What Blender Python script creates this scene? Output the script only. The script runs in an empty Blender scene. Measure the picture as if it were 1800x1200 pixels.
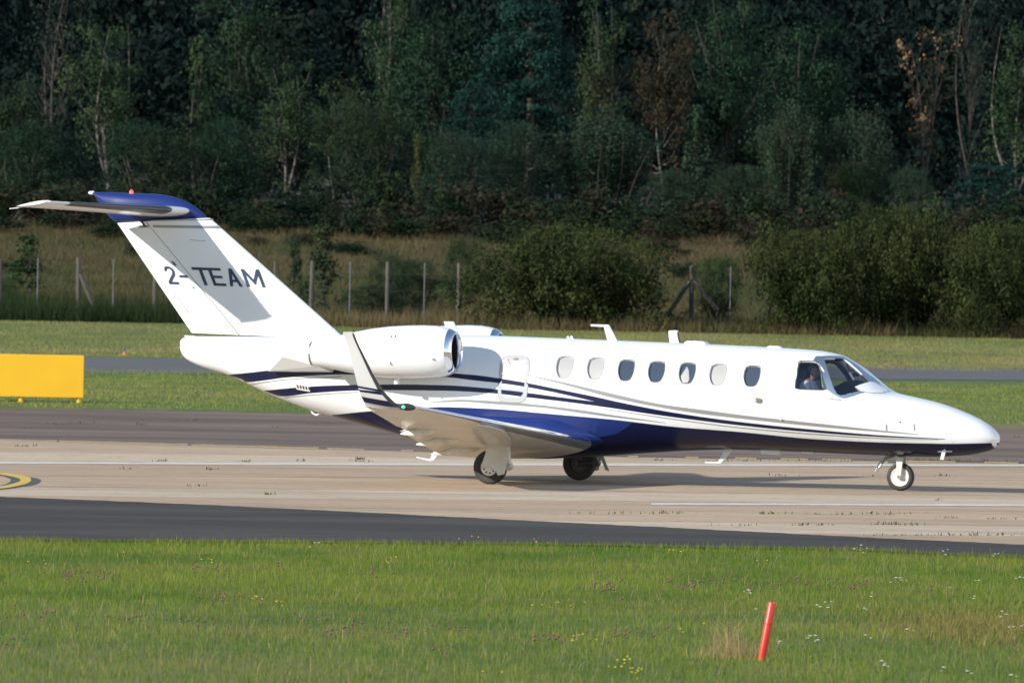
import bpy, bmesh, math, random
import numpy as np
from mathutils import Vector, Matrix

# ------------------------------------------------------------------ camera, sky, sun, exposure
scene = bpy.context.scene
COL = scene.collection
FPX, CAM_H, HORIZON = 20000.0, 3.8, 442.0           # focal length in photo pixels, eye height, horizon row
PITCH = math.atan((600 - HORIZON) / FPX)
ROLL = math.radians(1.0)
FWD = np.array([0, math.cos(PITCH), -math.sin(PITCH)])
RGT = np.array([1.0, 0, 0])
UPV = np.array([0, math.sin(PITCH), math.cos(PITCH)])
CAM = np.array([0, 0, CAM_H])
cam_data = bpy.data.cameras.new('camera')
cam_data.sensor_width = 36
cam_data.lens = FPX / 1800 * 36
cam_data.clip_start = 1
cam_data.clip_end = 6000
cam_data.dof.use_dof = True
cam_data.dof.focus_distance = 150
cam_data.dof.aperture_fstop = 9
cam = bpy.data.objects.new('camera', cam_data)
COL.objects.link(cam)
cr = RGT * math.cos(ROLL) + UPV * math.sin(ROLL)
cu = -RGT * math.sin(ROLL) + UPV * math.cos(ROLL)
cam.matrix_world = Matrix([[cr[i], cu[i], -FWD[i], CAM[i]] for i in range(3)] + [[0, 0, 0, 1]])
scene.camera = cam

SUN_TRAVEL = np.array([3.35, 1.80, -1.68]); SUN_TRAVEL /= np.linalg.norm(SUN_TRAVEL)
SUN_EL = math.asin(-SUN_TRAVEL[2])
SUN_AZ = math.atan2(-SUN_TRAVEL[0], -SUN_TRAVEL[1])
world = bpy.data.worlds.new('World'); scene.world = world
world.use_nodes = True
wn = world.node_tree
sky = wn.nodes.new('ShaderNodeTexSky'); sky.sky_type = 'NISHITA'; sky.sun_disc = False
sky.sun_elevation = SUN_EL; sky.sun_rotation = -SUN_AZ
sky.air_density = 1.0; sky.dust_density = 0.6; sky.ozone_density = 1.2
bg = wn.nodes['Background']; bg.inputs['Strength'].default_value = 0.13
wn.links.new(sky.outputs[0], bg.inputs['Color'])
sun_data = bpy.data.lights.new('sun', 'SUN')
sun_data.energy = 5.0; sun_data.angle = math.radians(0.53); sun_data.color = (1.0, 0.925, 0.80)
sun = bpy.data.objects.new('sun', sun_data); COL.objects.link(sun)
sun.location = (-60, -20, 60)
sun.rotation_euler = Vector(SUN_TRAVEL).to_track_quat('-Z', 'Y').to_euler()
scene.view_settings.view_transform = 'Standard'
scene.view_settings.look = 'None'
scene.view_settings.exposure = 0.62
scene.view_settings.gamma = 1.0
scene.view_settings.use_curve_mapping = False
scene.cycles.max_bounces = 8
scene.cycles.transparent_max_bounces = 12

# ------------------------------------------------------------------ helpers
def ray(px, py):
    u, v = (px - 900) / FPX, (600 - py) / FPX
    a = u * math.cos(ROLL) - v * math.sin(ROLL)
    b = u * math.sin(ROLL) + v * math.cos(ROLL)
    return FWD + a * RGT + b * UPV

def pchip(xs, ys):
    xs = np.asarray(xs, float); ys = np.asarray(ys, float)
    o = np.argsort(xs); xs, ys = xs[o], ys[o]
    h = np.diff(xs); d = np.diff(ys) / h
    m = np.zeros(len(xs)); m[0], m[-1] = d[0], d[-1]
    for i in range(1, len(xs) - 1):
        if d[i-1] * d[i] > 0:
            w1, w2 = 2*h[i] + h[i-1], h[i] + 2*h[i-1]
            m[i] = (w1 + w2) / (w1/d[i-1] + w2/d[i])
    def f(q):
        q = np.asarray(q, float)
        i = np.clip(np.searchsorted(xs, q) - 1, 0, len(h) - 1)
        t = np.clip((q - xs[i]) / h[i], 0, 1)
        return ((1+2*t)*(1-t)**2*ys[i] + t*(1-t)**2*h[i]*m[i] + t*t*(3-2*t)*ys[i+1] + t*t*(t-1)*h[i]*m[i+1])
    return f

TERR = pchip([-600, 0, 215, 232, 255, 300, 318, 366, 372, 392, 420, 450, 520, 620, 740, 900, 4000],
             [0, 0, 0, 0.08, 0.33, 0.50, 0.65, 1.28, 1.40, 2.05, 3.3, 4.7, 5.6, 7.5, 30, 44, 50])
def zt(y): return float(TERR(y))

def ground_pt(px, py, off=0.0):
    d = ray(px, py)
    if d[2] < 0:
        Y = (0 - CAM_H) / d[2] * d[1]
        if Y < 215:
            return np.array([d[0]/d[1]*Y, Y, off])
    lo, hi = 60.0, 900.0
    f = lambda Y: CAM_H + d[2]/d[1]*Y - zt(Y)
    ys = np.linspace(200, 900, 1401)
    g = CAM_H + d[2]/d[1]*ys - TERR(ys)
    k = np.argmax(g < 0) if (g < 0).any() else len(ys) - 1
    lo, hi = ys[max(k-1, 0)], ys[k]
    for _ in range(30):
        m = (lo+hi)/2
        if f(m) > 0: lo = m
        else: hi = m
    return np.array([d[0]/d[1]*lo, lo, zt(lo) + off])

def at_depth(px, py, Y):
    d = ray(px, py)
    return CAM + d / d[1] * Y

def new_mesh(name, verts, faces):
    me = bpy.data.meshes.new(name)
    me.from_pydata([tuple(map(float, v)) for v in verts], [], [tuple(int(i) for i in f) for f in faces])
    me.update()
    return me

def mesh_np(name, V, F, tint=None, smooth=False):
    V = np.ascontiguousarray(V, np.float32); F = np.ascontiguousarray(F, np.int32)
    n, k = F.shape
    me = bpy.data.meshes.new(name)
    me.vertices.add(len(V)); me.vertices.foreach_set('co', V.ravel())
    me.loops.add(n*k); me.loops.foreach_set('vertex_index', F.ravel())
    me.polygons.add(n)
    me.polygons.foreach_set('loop_start', np.arange(0, n*k, k, dtype=np.int32))
    me.polygons.foreach_set('loop_total', np.full(n, k, np.int32))
    if smooth: me.polygons.foreach_set('use_smooth', np.ones(n, bool))
    if tint is not None:
        at = me.attributes.new('tint', 'FLOAT', 'FACE')
        at.data.foreach_set('value', np.ascontiguousarray(tint, np.float32))
    me.update(calc_edges=True); me.validate()
    return me

def smooth_mesh(me, angle=40):
    me.polygons.foreach_set('use_smooth', [True]*len(me.polygons))
    me.set_sharp_from_angle(angle=math.radians(angle))

def link(name, me, mats=None, parent=None, smooth=None):
    o = bpy.data.objects.new(name, me); COL.objects.link(o)
    if mats is not None:
        for m in (mats if isinstance(mats, (list, tuple)) else [mats]): me.materials.append(m)
    if parent is not None: o.parent = parent
    if smooth: smooth_mesh(me, smooth)
    return o

def tag(o, label=None, cat=None, group=None, kind=None):
    if label: o['label'] = label
    if cat: o['category'] = cat
    if group: o['group'] = group
    if kind: o['kind'] = kind
    return o

def empty(name, loc=(0, 0, 0), rz=0.0):
    o = bpy.data.objects.new(name, None); COL.objects.link(o)
    o.location = tuple(float(c) for c in loc); o.rotation_euler = (0, 0, rz)
    o.empty_display_size = 0.2
    return o

class MB:
    def __init__(s): s.v, s.f = [], []
    def add(s, vs, fs):
        b = len(s.v); s.v += [tuple(map(float, v)) for v in vs]; s.f += [tuple(i+b for i in f) for f in fs]
        return s
    def box(s, c, d, M=None):
        c = np.array(c, float); d = np.array(d, float)/2
        vs = [c + d*np.array(k) for k in ((-1,-1,-1),(1,-1,-1),(1,1,-1),(-1,1,-1),(-1,-1,1),(1,-1,1),(1,1,1),(-1,1,1))]
        if M is not None: vs = [M @ Vector(v) for v in vs]
        return s.add(vs, [(0,3,2,1),(4,5,6,7),(0,1,5,4),(1,2,6,5),(2,3,7,6),(3,0,4,7)])
    def prism(s, poly, ext):
        """poly: list of 3D points, ext: extrusion vector (a single vector)"""
        n = len(poly); e = np.array(ext, float)
        vs = [np.array(p, float) for p in poly] + [np.array(p, float)+e for p in poly]
        return s.add(vs, [tuple(range(n))[::-1], tuple(range(n, 2*n))] + [(i, (i+1) % n, n+(i+1) % n, n+i) for i in range(n)])
    def tube(s, pts, rad, n=10, cap=True):
        pts = [Vector(tuple(map(float, p))) for p in pts]
        if not hasattr(rad, '__len__'): rad = [rad]*len(pts)
        rings = []; prev = None
        for i, p in enumerate(pts):
            t = (pts[min(i+1, len(pts)-1)] - pts[max(i-1, 0)]).normalized()
            ref = prev if prev is not None else (Vector((0,0,1)) if abs(t.z) < .9 else Vector((1,0,0)))
            a = (ref - t*ref.dot(t)).normalized(); b = t.cross(a); prev = a
            rings.append([p + (a*math.cos(2*math.pi*k/n) + b*math.sin(2*math.pi*k/n))*rad[i] for k in range(n)])
        return s.rings(rings, cap)
    def rings(s, rings, cap=True):
        n = len(rings[0]); vs = [v for r in rings for v in r]; fs = []
        for i in range(len(rings)-1):
            for k in range(n):
                fs.append((i*n+k, i*n+(k+1) % n, (i+1)*n+(k+1) % n, (i+1)*n+k))
        if cap:
            fs.append(tuple(range(n))[::-1]); fs.append(tuple(range((len(rings)-1)*n, len(rings)*n)))
        return s.add(vs, fs)
    def lathe(s, prof, O, axis, n=32, cap=False):
        """prof: list of (distance along axis, radius)"""
        O = Vector(tuple(map(float, O))); ax = Vector(tuple(map(float, axis))).normalized()
        ref = Vector((0,0,1)) if abs(ax.z) < .9 else Vector((1,0,0))
        a = (ref - ax*ref.dot(ax)).normalized(); b = ax.cross(a)
        return s.rings([[O + ax*d + (a*math.cos(2*math.pi*k/n) + b*math.sin(2*math.pi*k/n))*r for k in range(n)] for d, r in prof], cap)
    def grid(s, G):
        """G: rows of points"""
        nr, nc = len(G), len(G[0])
        return s.add([p for r in G for p in r], [(i*nc+j, i*nc+j+1, (i+1)*nc+j+1, (i+1)*nc+j) for i in range(nr-1) for j in range(nc-1)])
    def build(s, name, mat, parent=None, smooth=None, bevel=None):
        me = new_mesh(name, s.v, s.f)
        bm = bmesh.new(); bm.from_mesh(me)
        bmesh.ops.recalc_face_normals(bm, faces=bm.faces)
        if bevel:
            bmesh.ops.bevel(bm, geom=[e for e in bm.edges if e.is_manifold and e.calc_face_angle(0) > .6], offset=bevel, segments=2, affect='EDGES', profile=.6)
        bm.to_mesh(me); bm.free()
        return link(name, me, mat, parent, smooth)

# ------------------------------------------------------------------ materials
def lin(c): return tuple(((x/255)/12.92 if x/255 <= .04045 else ((x/255+.055)/1.055)**2.4) for x in c)

def mat(name, col, rough=.5, metal=0.0, col2=None, scale=3.0, detail=4, bump=0.0, bscale=None, coat=0.0, emit=None, coords='Object', stretch=(1,1,1), spec=.5, ramp=(.35,.65)):
    m = bpy.data.materials.new(name); m.use_nodes = True
    nt = m.node_tree; b = nt.nodes['Principled BSDF']
    b.inputs['Base Color'].default_value = (*col, 1); b.inputs['Roughness'].default_value = rough
    b.inputs['Metallic'].default_value = metal; b.inputs['Coat Weight'].default_value = coat
    b.inputs['Specular IOR Level'].default_value = spec
    if emit:
        b.inputs['Emission Color'].default_value = (*emit[0], 1); b.inputs['Emission Strength'].default_value = emit[1]
    if col2 is not None or bump:
        if coords == 'World':
            tc = nt.nodes.new('ShaderNodeNewGeometry').outputs['Position']
        else:
            tc = nt.nodes.new('ShaderNodeTexCoord').outputs['Object']
        mp = nt.nodes.new('ShaderNodeMapping'); mp.inputs['Scale'].default_value = stretch
        nt.links.new(tc, mp.inputs['Vector'])
    if col2 is not None:
        nz = nt.nodes.new('ShaderNodeTexNoise'); nz.inputs['Scale'].default_value = scale; nz.inputs['Detail'].default_value = detail
        nt.links.new(mp.outputs[0], nz.inputs['Vector'])
        r = nt.nodes.new('ShaderNodeValToRGB')
        r.color_ramp.elements[0].position, r.color_ramp.elements[1].position = ramp
        r.color_ramp.elements[0].color = (*col, 1); r.color_ramp.elements[1].color = (*col2, 1)
        nt.links.new(nz.outputs['Fac'], r.inputs['Fac']); nt.links.new(r.outputs[0], b.inputs['Base Color'])
    if bump:
        nb = nt.nodes.new('ShaderNodeTexNoise'); nb.inputs['Scale'].default_value = bscale or scale*6; nb.inputs['Detail'].default_value = 5
        nt.links.new(mp.outputs[0], nb.inputs['Vector'])
        bp = nt.nodes.new('ShaderNodeBump'); bp.inputs['Strength'].default_value = bump; bp.inputs['Distance'].default_value = .02
        nt.links.new(nb.outputs['Fac'], bp.inputs['Height']); nt.links.new(bp.outputs[0], b.inputs['Normal'])
    return m

def mix_mat(name, layers, rough=.9, bump=0.3, bscale=20, spec=.2):
    """ground material: base colour, then layers (colour, noise scale, low, high, stretch, amount), all in world space"""
    m = bpy.data.materials.new(name); m.use_nodes = True
    nt = m.node_tree; b = nt.nodes['Principled BSDF']
    b.inputs['Roughness'].default_value = rough; b.inputs['Specular IOR Level'].default_value = spec
    pos = nt.nodes.new('ShaderNodeNewGeometry').outputs['Position']
    prev = None
    for i, (col, sc, lo, hi, st, amt) in enumerate(layers):
        if prev is None:
            rgb = nt.nodes.new('ShaderNodeRGB'); rgb.outputs[0].default_value = (*col, 1); prev = rgb.outputs[0]; continue
        mp = nt.nodes.new('ShaderNodeMapping'); mp.inputs['Scale'].default_value = st
        mp.inputs['Location'].default_value = (i*7.3, i*3.1, i*1.7)
        nt.links.new(pos, mp.inputs['Vector'])
        nz = nt.nodes.new('ShaderNodeTexNoise'); nz.inputs['Scale'].default_value = sc; nz.inputs['Detail'].default_value = 5
        nt.links.new(mp.outputs[0], nz.inputs['Vector'])
        mr = nt.nodes.new('ShaderNodeMapRange'); mr.inputs[1].default_value = lo; mr.inputs[2].default_value = hi
        mr.inputs[4].default_value = amt
        nt.links.new(nz.outputs['Fac'], mr.inputs[0])
        mx = nt.nodes.new('ShaderNodeMix'); mx.data_type = 'RGBA'
        mx.inputs[7].default_value = (*col, 1)
        nt.links.new(mr.outputs[0], mx.inputs[0]); nt.links.new(prev, mx.inputs[6]); prev = mx.outputs[2]
    nt.links.new(prev, b.inputs['Base Color'])
    if bump:
        nb = nt.nodes.new('ShaderNodeTexNoise'); nb.inputs['Scale'].default_value = bscale; nb.inputs['Detail'].default_value = 6
        nt.links.new(pos, nb.inputs['Vector'])
        bp = nt.nodes.new('ShaderNodeBump'); bp.inputs['Strength'].default_value = bump; bp.inputs['Distance'].default_value = .03
        nt.links.new(nb.outputs['Fac'], bp.inputs['Height']); nt.links.new(bp.outputs[0], b.inputs['Normal'])
    return m

def leaf_mat(name, dark, light, patch=None, pscale=.5, rough=.6, trans=.25, plo=.5, phi=.7):
    """foliage: per-leaf attribute 'tint' between two colours, patches of a third in world space, a little translucency"""
    m = bpy.data.materials.new(name); m.use_nodes = True
    nt = m.node_tree; b = nt.nodes['Principled BSDF']; out = nt.nodes['Material Output']
    b.inputs['Roughness'].default_value = rough; b.inputs['Specular IOR Level'].default_value = .04
    at = nt.nodes.new('ShaderNodeAttribute'); at.attribute_name = 'tint'
    mx = nt.nodes.new('ShaderNodeMix'); mx.data_type = 'RGBA'
    mx.inputs[6].default_value = (*dark, 1); mx.inputs[7].default_value = (*light, 1)
    nt.links.new(at.outputs['Fac'], mx.inputs[0]); col = mx.outputs[2]
    if patch is not None:
        pos = nt.nodes.new('ShaderNodeNewGeometry').outputs['Position']
        nz = nt.nodes.new('ShaderNodeTexNoise'); nz.inputs['Scale'].default_value = pscale; nz.inputs['Detail'].default_value = 4
        nt.links.new(pos, nz.inputs['Vector'])
        mr = nt.nodes.new('ShaderNodeMapRange'); mr.inputs[1].default_value = plo; mr.inputs[2].default_value = phi; mr.inputs[4].default_value = .85
        nt.links.new(nz.outputs['Fac'], mr.inputs[0])
        m2 = nt.nodes.new('ShaderNodeMix'); m2.data_type = 'RGBA'; m2.inputs[7].default_value = (*patch, 1)
        nt.links.new(mr.outputs[0], m2.inputs[0]); nt.links.new(col, m2.inputs[6]); col = m2.outputs[2]
    nt.links.new(col, b.inputs['Base Color'])
    if trans:
        tr = nt.nodes.new('ShaderNodeBsdfTranslucent'); nt.links.new(col, tr.inputs['Color'])
        ms = nt.nodes.new('ShaderNodeMixShader'); ms.inputs[0].default_value = trans
        nt.links.new(b.outputs[0], ms.inputs[1]); nt.links.new(tr.outputs[0], ms.inputs[2]); nt.links.new(ms.outputs[0], out.inputs['Surface'])
    return m

def glass_mat(name, tint, refl=.12):
    m = bpy.data.materials.new(name); m.use_nodes = True
    nt = m.node_tree; out = nt.nodes['Material Output']
    tr = nt.nodes.new('ShaderNodeBsdfTransparent'); tr.inputs[0].default_value = (*tint, 1)
    gl = nt.nodes.new('ShaderNodeBsdfGlossy'); gl.inputs['Roughness'].default_value = .03
    fr = nt.nodes.new('ShaderNodeFresnel'); fr.inputs[0].default_value = 1.5
    ad = nt.nodes.new('ShaderNodeMath'); ad.operation = 'ADD'; ad.inputs[1].default_value = refl; ad.use_clamp = True
    nt.links.new(fr.outputs[0], ad.inputs[0])
    ms = nt.nodes.new('ShaderNodeMixShader')
    nt.links.new(ad.outputs[0], ms.inputs[0]); nt.links.new(tr.outputs[0], ms.inputs[1]); nt.links.new(gl.outputs[0], ms.inputs[2])
    nt.links.new(ms.outputs[0], out.inputs['Surface'])
    return m

M = {}
M['white'] = mat('white_paint', (.68,.715,.76), .25, coat=.4, col2=(.655,.69,.735), scale=1.5)
M['frame_pale'] = mat('door_frame_paint', (.36,.385,.42), .35)
M['blue'] = mat('blue_paint', (.012,.026,.135), .26, coat=.12, spec=.3)  # brighter than the belly: sunlight at the wing root put into the colour
M['belly'] = mat('belly_shade_navy', (.005,.0072,.036), .24, coat=.12, spec=.3)  # darker copy of the blue paint, underside shade put into the colour
M['letter'] = mat('registration_blue', (.012,.028,.072), .4)
M['navy'] = mat('navy_paint', (.006,.009,.042), .28, coat=.15, spec=.3)
M['grey_stripe'] = mat('grey_paint', (.22,.23,.245), .25, coat=.5)
M['panel_line'] = mat('panel_line', (.22,.22,.225), .5)
M['chrome'] = mat('polished_metal', (.72,.74,.77), .12, 1.0)
M['brushed'] = mat('window_frame_metal', (.50,.57,.68), .28, 0.9)
M['boot'] = mat('black_rubber_boot', (.03,.032,.035), .4)
M['black'] = mat('black_matt', (.012,.012,.014), .6)
M['interior'] = mat('cockpit_interior', (.06,.06,.065), .8)
M['tyre'] = mat('tyre_rubber', (.018,.018,.018), .7, col2=(.03,.029,.028), scale=9)
M['rim'] = mat('wheel_rim', (.80,.80,.79), .4, .0, col2=(.68,.67,.65), scale=12)
M['gearwhite'] = mat('gear_white', (.58,.58,.57), .35, col2=(.50,.49,.47), scale=6)
M['steel'] = mat('gear_steel', (.30,.31,.32), .35, .8)
M['steel_and_shade'] = mat('gear_dark', (.07,.07,.075), .45, .5)  # dark steel; also paints shadow on the left main gear
M['wing_under'] = mat('wing_white', (.68,.68,.66), .3, coat=.2, col2=(.6,.59,.57), scale=2)
M['dirty'] = mat('flap_white', (.70,.69,.66), .35, col2=(.5,.46,.4), scale=5, ramp=(.45,.8))
M['shade'] = mat('window_shade', (.31,.32,.335), .5)
M['dark_pane'] = mat('cabin_pane', (.045,.062,.095), .08, coat=.6, spec=.8)
M['pane_clear'] = glass_mat('cabin_glass', (.55,.62,.72), .10)
M['cockpit_glass'] = glass_mat('cockpit_glass', (.50,.53,.57), .07)
M['side_glass'] = glass_mat('side_window_glass', (.90,.93,.97), .10)
M['red_lamp'] = mat('red_beacon', (.8,.05,.03), .3, emit=((1,.03,.015), 3))
M['green_lamp'] = mat('green_lamp', (.05,.6,.3), .3, emit=((.03,.8,.3), 1.5))
M['lens'] = mat('dark_lens', (.03,.035,.03), .12)
M['red_print'] = mat('red_print', (.5,.05,.05), .4)
M['yellow'] = mat('sign_yellow', (.66,.385,.010), .5, col2=(.62,.355,.010), scale=1.2)
M['red_post'] = mat('red_plastic', (.55,.022,.012), .38, col2=(.48,.03,.015), scale=14, ramp=(.5,.75))
M['wood'] = mat('weathered_wood', (.085,.078,.068), .85, col2=(.04,.036,.03), scale=8, stretch=(6,6,.6), bump=.4)
M['galv'] = mat('galvanised_steel', (.085,.09,.095), .6, .1)
M['wire'] = mat('fence_wire', (.10,.10,.10), .6, .3)

# ------------------------------------------------------------------ the setting: ground, pavements, markings
G_GREEN, G_DARK, G_TAN = (.085,.115,.028), (.05,.085,.02), (.19,.155,.075)
M['grass_ground'] = mix_mat('mown_grass', [
    ((.088,.112,.030),0,0,0,0,0), ((.055,.088,.022), 6.0, .42,.62, (.35,.12,1), .9),
    ((.17,.145,.07), 1.0, .48,.70, (.12,.06,1), .75), ((.10,.15,.035), 30, .5,.7, (1,.3,1), .6)], bump=.6, bscale=12)
M['field_ground'] = mix_mat('rough_field', [
    ((.072,.056,.030),0,0,0,0,0), ((.042,.047,.020), 1.6, .42,.6, (.3,.3,1), .9), ((.09,.068,.038), 5, .5,.7, (1,1,1), .6)], bump=.6, bscale=6)
M['concrete'] = [mix_mat('concrete_%d' % i, [
    (c,0,0,0,0,0), (tuple(x*.72 for x in c), .9, .42,.64, (.09,.22,1), .85), (tuple(min(1,x*1.16) for x in c), 2.2, .5,.70, (.10,.30,1), .8),
    ((.15,.125,.10), 4, .56,.72, (.12,.55,1), .7), ((.20,.16,.125), 9, .58,.68, (.5,.35,1), .6), (tuple(x*.82 for x in c), 45, .45,.60, (1,.6,1), .6)], rough=.85, bump=.15, bscale=60)
    for i, c in enumerate([(.405,.310,.218), (.45,.372,.282), (.375,.282,.198), (.46,.38,.29)])]
M['joint'] = mat('joint_sealant', (.10,.085,.07), .9)
M['asphalt'] = mix_mat('fresh_asphalt', [((.058,.057,.056),0,0,0,0,0), ((.080,.078,.075), 1.2, .42,.64, (.10,.25,1), .9), ((.042,.042,.042), 2.5, .52,.7, (.12,.4,1), .7), ((.028,.028,.03), 70, .5,.65, (1,1,1), .7)], rough=.9, bump=.4, bscale=90, spec=.06)
M['old_asphalt'] = mix_mat('old_asphalt', [((.155,.117,.097),0,0,0,0,0), ((.088,.067,.058), 1.0, .42,.6, (.10,.35,1), .9), ((.19,.165,.145), 3, .58,.75, (.3,.8,1), .6), ((.10,.085,.06), 40, .55,.68, (1,1,1), .6)], rough=.9, bump=.4, bscale=30)
M['taxi_asphalt'] = mix_mat('taxiway_asphalt', [((.098,.10,.108),0,0,0,0,0), ((.085,.086,.09), 1.4, .4,.65, (.2,.6,1), .8)], rough=.85, bump=.3, bscale=40)
M['white_line'] = mix_mat('white_line_paint', [((.56,.55,.53),0,0,0,0,0), ((.40,.35,.29), 7, .44,.64, (.3,1,1), .9)], rough=.7, bump=0)
M['yellow_line'] = mix_mat('yellow_line_paint', [((.42,.29,.09),0,0,0,0,0), ((.27,.215,.15), 6, .40,.58, (.3,1,1), .95)], rough=.7, bump=0)
M['yellow_mark'] = mix_mat('yellow_marking', [((.50,.36,.06),0,0,0,0,0), ((.40,.29,.08), 6, .5,.7, (.5,1,1), .7)], rough=.7, bump=0)
M['black_mark'] = mat('black_marking', (.045,.045,.05), .75)

# ground: one sheet to the horizon
ys = [-600, -200, 0, 60, 100, 150, 200, 212] + list(np.arange(216, 330, 4)) + list(np.arange(330, 470, 4)) + [480, 500, 520, 545, 570, 595, 620, 640, 660, 680, 700, 720, 740, 780, 840, 900, 1400, 2500, 4000]
xs = [-2500, -800, -300, -120, -60, -30, -10, 10, 30, 60, 120, 300, 800, 2500]
mb = MB(); mb.grid([[(x, y, zt(y)) for x in xs] for y in ys])
tag(mb.build('ground', M['grass_ground'], smooth=60), kind='structure')

# the rough field beyond the fence
ys = list(np.arange(367.6, 474, 4))
mb = MB(); mb.grid([[(x, y, zt(y)+.006) for x in (-160, -60, -30, 0, 30, 60, 160)] for y in ys])
tag(mb.build('field', M['field_ground'], smooth=60), kind='structure')

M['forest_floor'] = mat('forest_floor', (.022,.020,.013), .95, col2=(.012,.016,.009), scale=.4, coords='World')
ys = [462, 480, 500, 520, 545, 570, 595, 620, 640, 660, 680, 700, 720, 740, 780, 840, 900]
mb = MB(); mb.grid([[(x, y, zt(y)+.03) for x in (-320, -160, -60, -20, 20, 60, 160, 320)] for y in ys])
tag(mb.build('forest_floor', M['forest_floor'], smooth=60), kind='structure')

def lin_ext(pts):
    xs = [p[0] for p in pts]; ys_ = [p[1] for p in pts]
    def f(x):
        if x < xs[0]: return ys_[0] + (x-xs[0])*(ys_[1]-ys_[0])/(xs[1]-xs[0])
        if x > xs[-1]: return ys_[-1] + (x-xs[-1])*(ys_[-1]-ys_[-2])/(xs[-1]-xs[-2])
        return float(np.interp(x, xs, ys_))
    return f

def sheet(name, far, near, px0, px1, off, m, nx=30, ny=6, parent=None, jit=0.0, seed=1):
    far, near = lin_ext(far), lin_ext(near); rg = random.Random(seed)
    rows = []
    for j in range(ny+1):
        row = []
        for i in range(nx+1):
            px = px0 + (px1-px0)*i/nx; t = j/ny
            e = rg.uniform(-jit, jit) if j in (0, ny) else 0
            row.append(ground_pt(px, far(px)*(1-t) + near(px)*t + e, off))
        rows.append(row)
    mb = MB(); mb.grid(rows)
    return mb.build(name, m, parent, smooth=60)

TAXI_FAR = [(147,629),(1517,645),(1800,648)]; TAXI_NEAR = [(147,656),(1567,667),(1800,669)]
tag(sheet('taxiway', TAXI_FAR, TAXI_NEAR, -900, 2700, .012, M['taxi_asphalt'], nx=200, ny=8, jit=.5), kind='structure')
OLD_FAR = [(0,718),(333,723),(1757,752)]
OLD_NEAR = [(0,775),(500,789),(721,795),(1110,805),(1300,808),(1772,816)]
tag(sheet('old_asphalt_shoulder', OLD_FAR, [(x, y+3) for x, y in OLD_NEAR], -900, 2700, .008, M['old_asphalt'], nx=200, ny=10, jit=.9), kind='structure')

# concrete apron in lanes
L = [[(0,775),(500,789),(721,795),(1110,805),(1300,808),(1772,816)], [(0,796),(1800,818.5)], [(0,816),(1800,822)], [(0,838),(1800,846)], [(0,857),(1800,873)], [(0,873),(1800,889)], [(0,889),(1800,906)], [(0,906),(1800,926)], [(0,925),(1800,944)], [(0,945),(1800,966)]]
apron = tag(sheet('concrete_apron', L[0], [(0,940),(1800,964)], -900, 2700, .014, M['joint'], nx=60, ny=6), kind='structure')
for i in range(len(L)-1):
    far = [(x, y+.22) for x, y in L[i]]; near = [(x, y-.22) for x, y in L[i+1]]
    fe, ne = lin_ext(far), lin_ext(near)
    rows = [[ground_pt(px, (fe(px), ne(px))[j], z) for px in np.linspace(-880, 2680, 33)] for j, z in ((0, .015), (0, .020), (1, .020), (1, .015))]
    mb = MB(); mb.grid(rows)
    mb.build('concrete_lane', M['concrete'][[0, 1, 2, 0, 1, 2, 0, 1, 2][i]], apron)
GZ = .020
tag(sheet('asphalt_strip', [(0,875.5),(225,884),(390,891),(650,903.5),(900,916.5),(1200,931),(1500,946),(1800,960)], [(0,952),(900,959),(1500,969),(1800,983)], -700, 2500, .026, M['asphalt'], nx=260, ny=6, jit=.35), kind='structure')
def paint(name, pts, thick, m, px0, px1, nx=40, jit=.15, seed=3):
    f = lin_ext(pts)
    o = sheet(name, [(x, f(x)-thick/2) for x in np.linspace(px0, px1, 60)], [(x, f(x)+thick/2) for x in np.linspace(px0, px1, 60)], px0, px1, .025, m, nx=nx, ny=1, jit=jit, seed=seed)
    return tag(o, kind='structure')
paint('white_edge_line', [(0,815.3),(500,817.5),(950,818.6),(1300,819.3),(1800,819.8)], 3.0, M['white_line'], -800, 2600, 200)
paint('white_edge_line', [(1140,888),(1400,888.6),(1800,890.2)], 3.0, M['white_line'], 1145, 2500, 120)
for k, (a, b) in enumerate([(-600,100),(104,330),(336,560),(575,640),(705,727),(1104,1122),(1205,1228),(1292,1330),(1372,1420),(1445,1500),(1590,1680),(1730,1790)]):
    paint('yellow_edge_line', [(x, y-.8) for x, y in OLD_NEAR], 2.6, M['yellow_line'], a, b, 20, .4, k)
# curved yellow marking with black borders at the left
def ring_mark(name, outer, inner, off, m):
    def dense(P):
        P = [(x/6, 780+y/6) for x, y in P]; P = [(-90, P[0][1]-5)] + P + [(-90, P[-1][1]+6)]
        s = np.linspace(0, 1, len(P)); q = np.linspace(0, 1, 41)
        fx, fy = pchip(s, [p[0] for p in P]), pchip(s, [p[1] for p in P])
        return [ground_pt(float(fx(t)), float(fy(t)), off) for t in q]
    mb = MB(); mb.grid([dense(outer), dense(inner)])
    return tag(mb.build(name, m), kind='structure')
ring_mark('black_marking_border', [(0,310),(100,325),(270,360),(385,376),(430,400),(390,435),(200,472),(0,497)], [(0,346),(40,355),(75,370),(112,385),(112,402),(95,420),(40,445),(0,458)], .025, M['black_mark'])
ring_mark('yellow_curve_marking', [(0,317),(130,331),(270,358),(320,376),(330,400),(300,428),(120,474),(0,490)], [(0,341),(100,357),(170,372),(210,388),(215,402),(190,420),(70,453),(0,465)], .030, M['yellow_mark'])

# ------------------------------------------------------------------ the business jet (x forward, y left, z up, origin on the ground between the main wheels)
PSI = math.radians(18.0)
ORG = ground_pt(938, 849.0); ORG[2] = GZ
FW = np.array([math.cos(PSI), -math.sin(PSI), 0]); LF = np.array([math.sin(PSI), math.cos(PSI), 0])
jet = tag(empty('business_jet', ORG, -PSI), 'white twin-engine business jet with blue belly, swooping stripes and T-tail', 'airplane')

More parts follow.
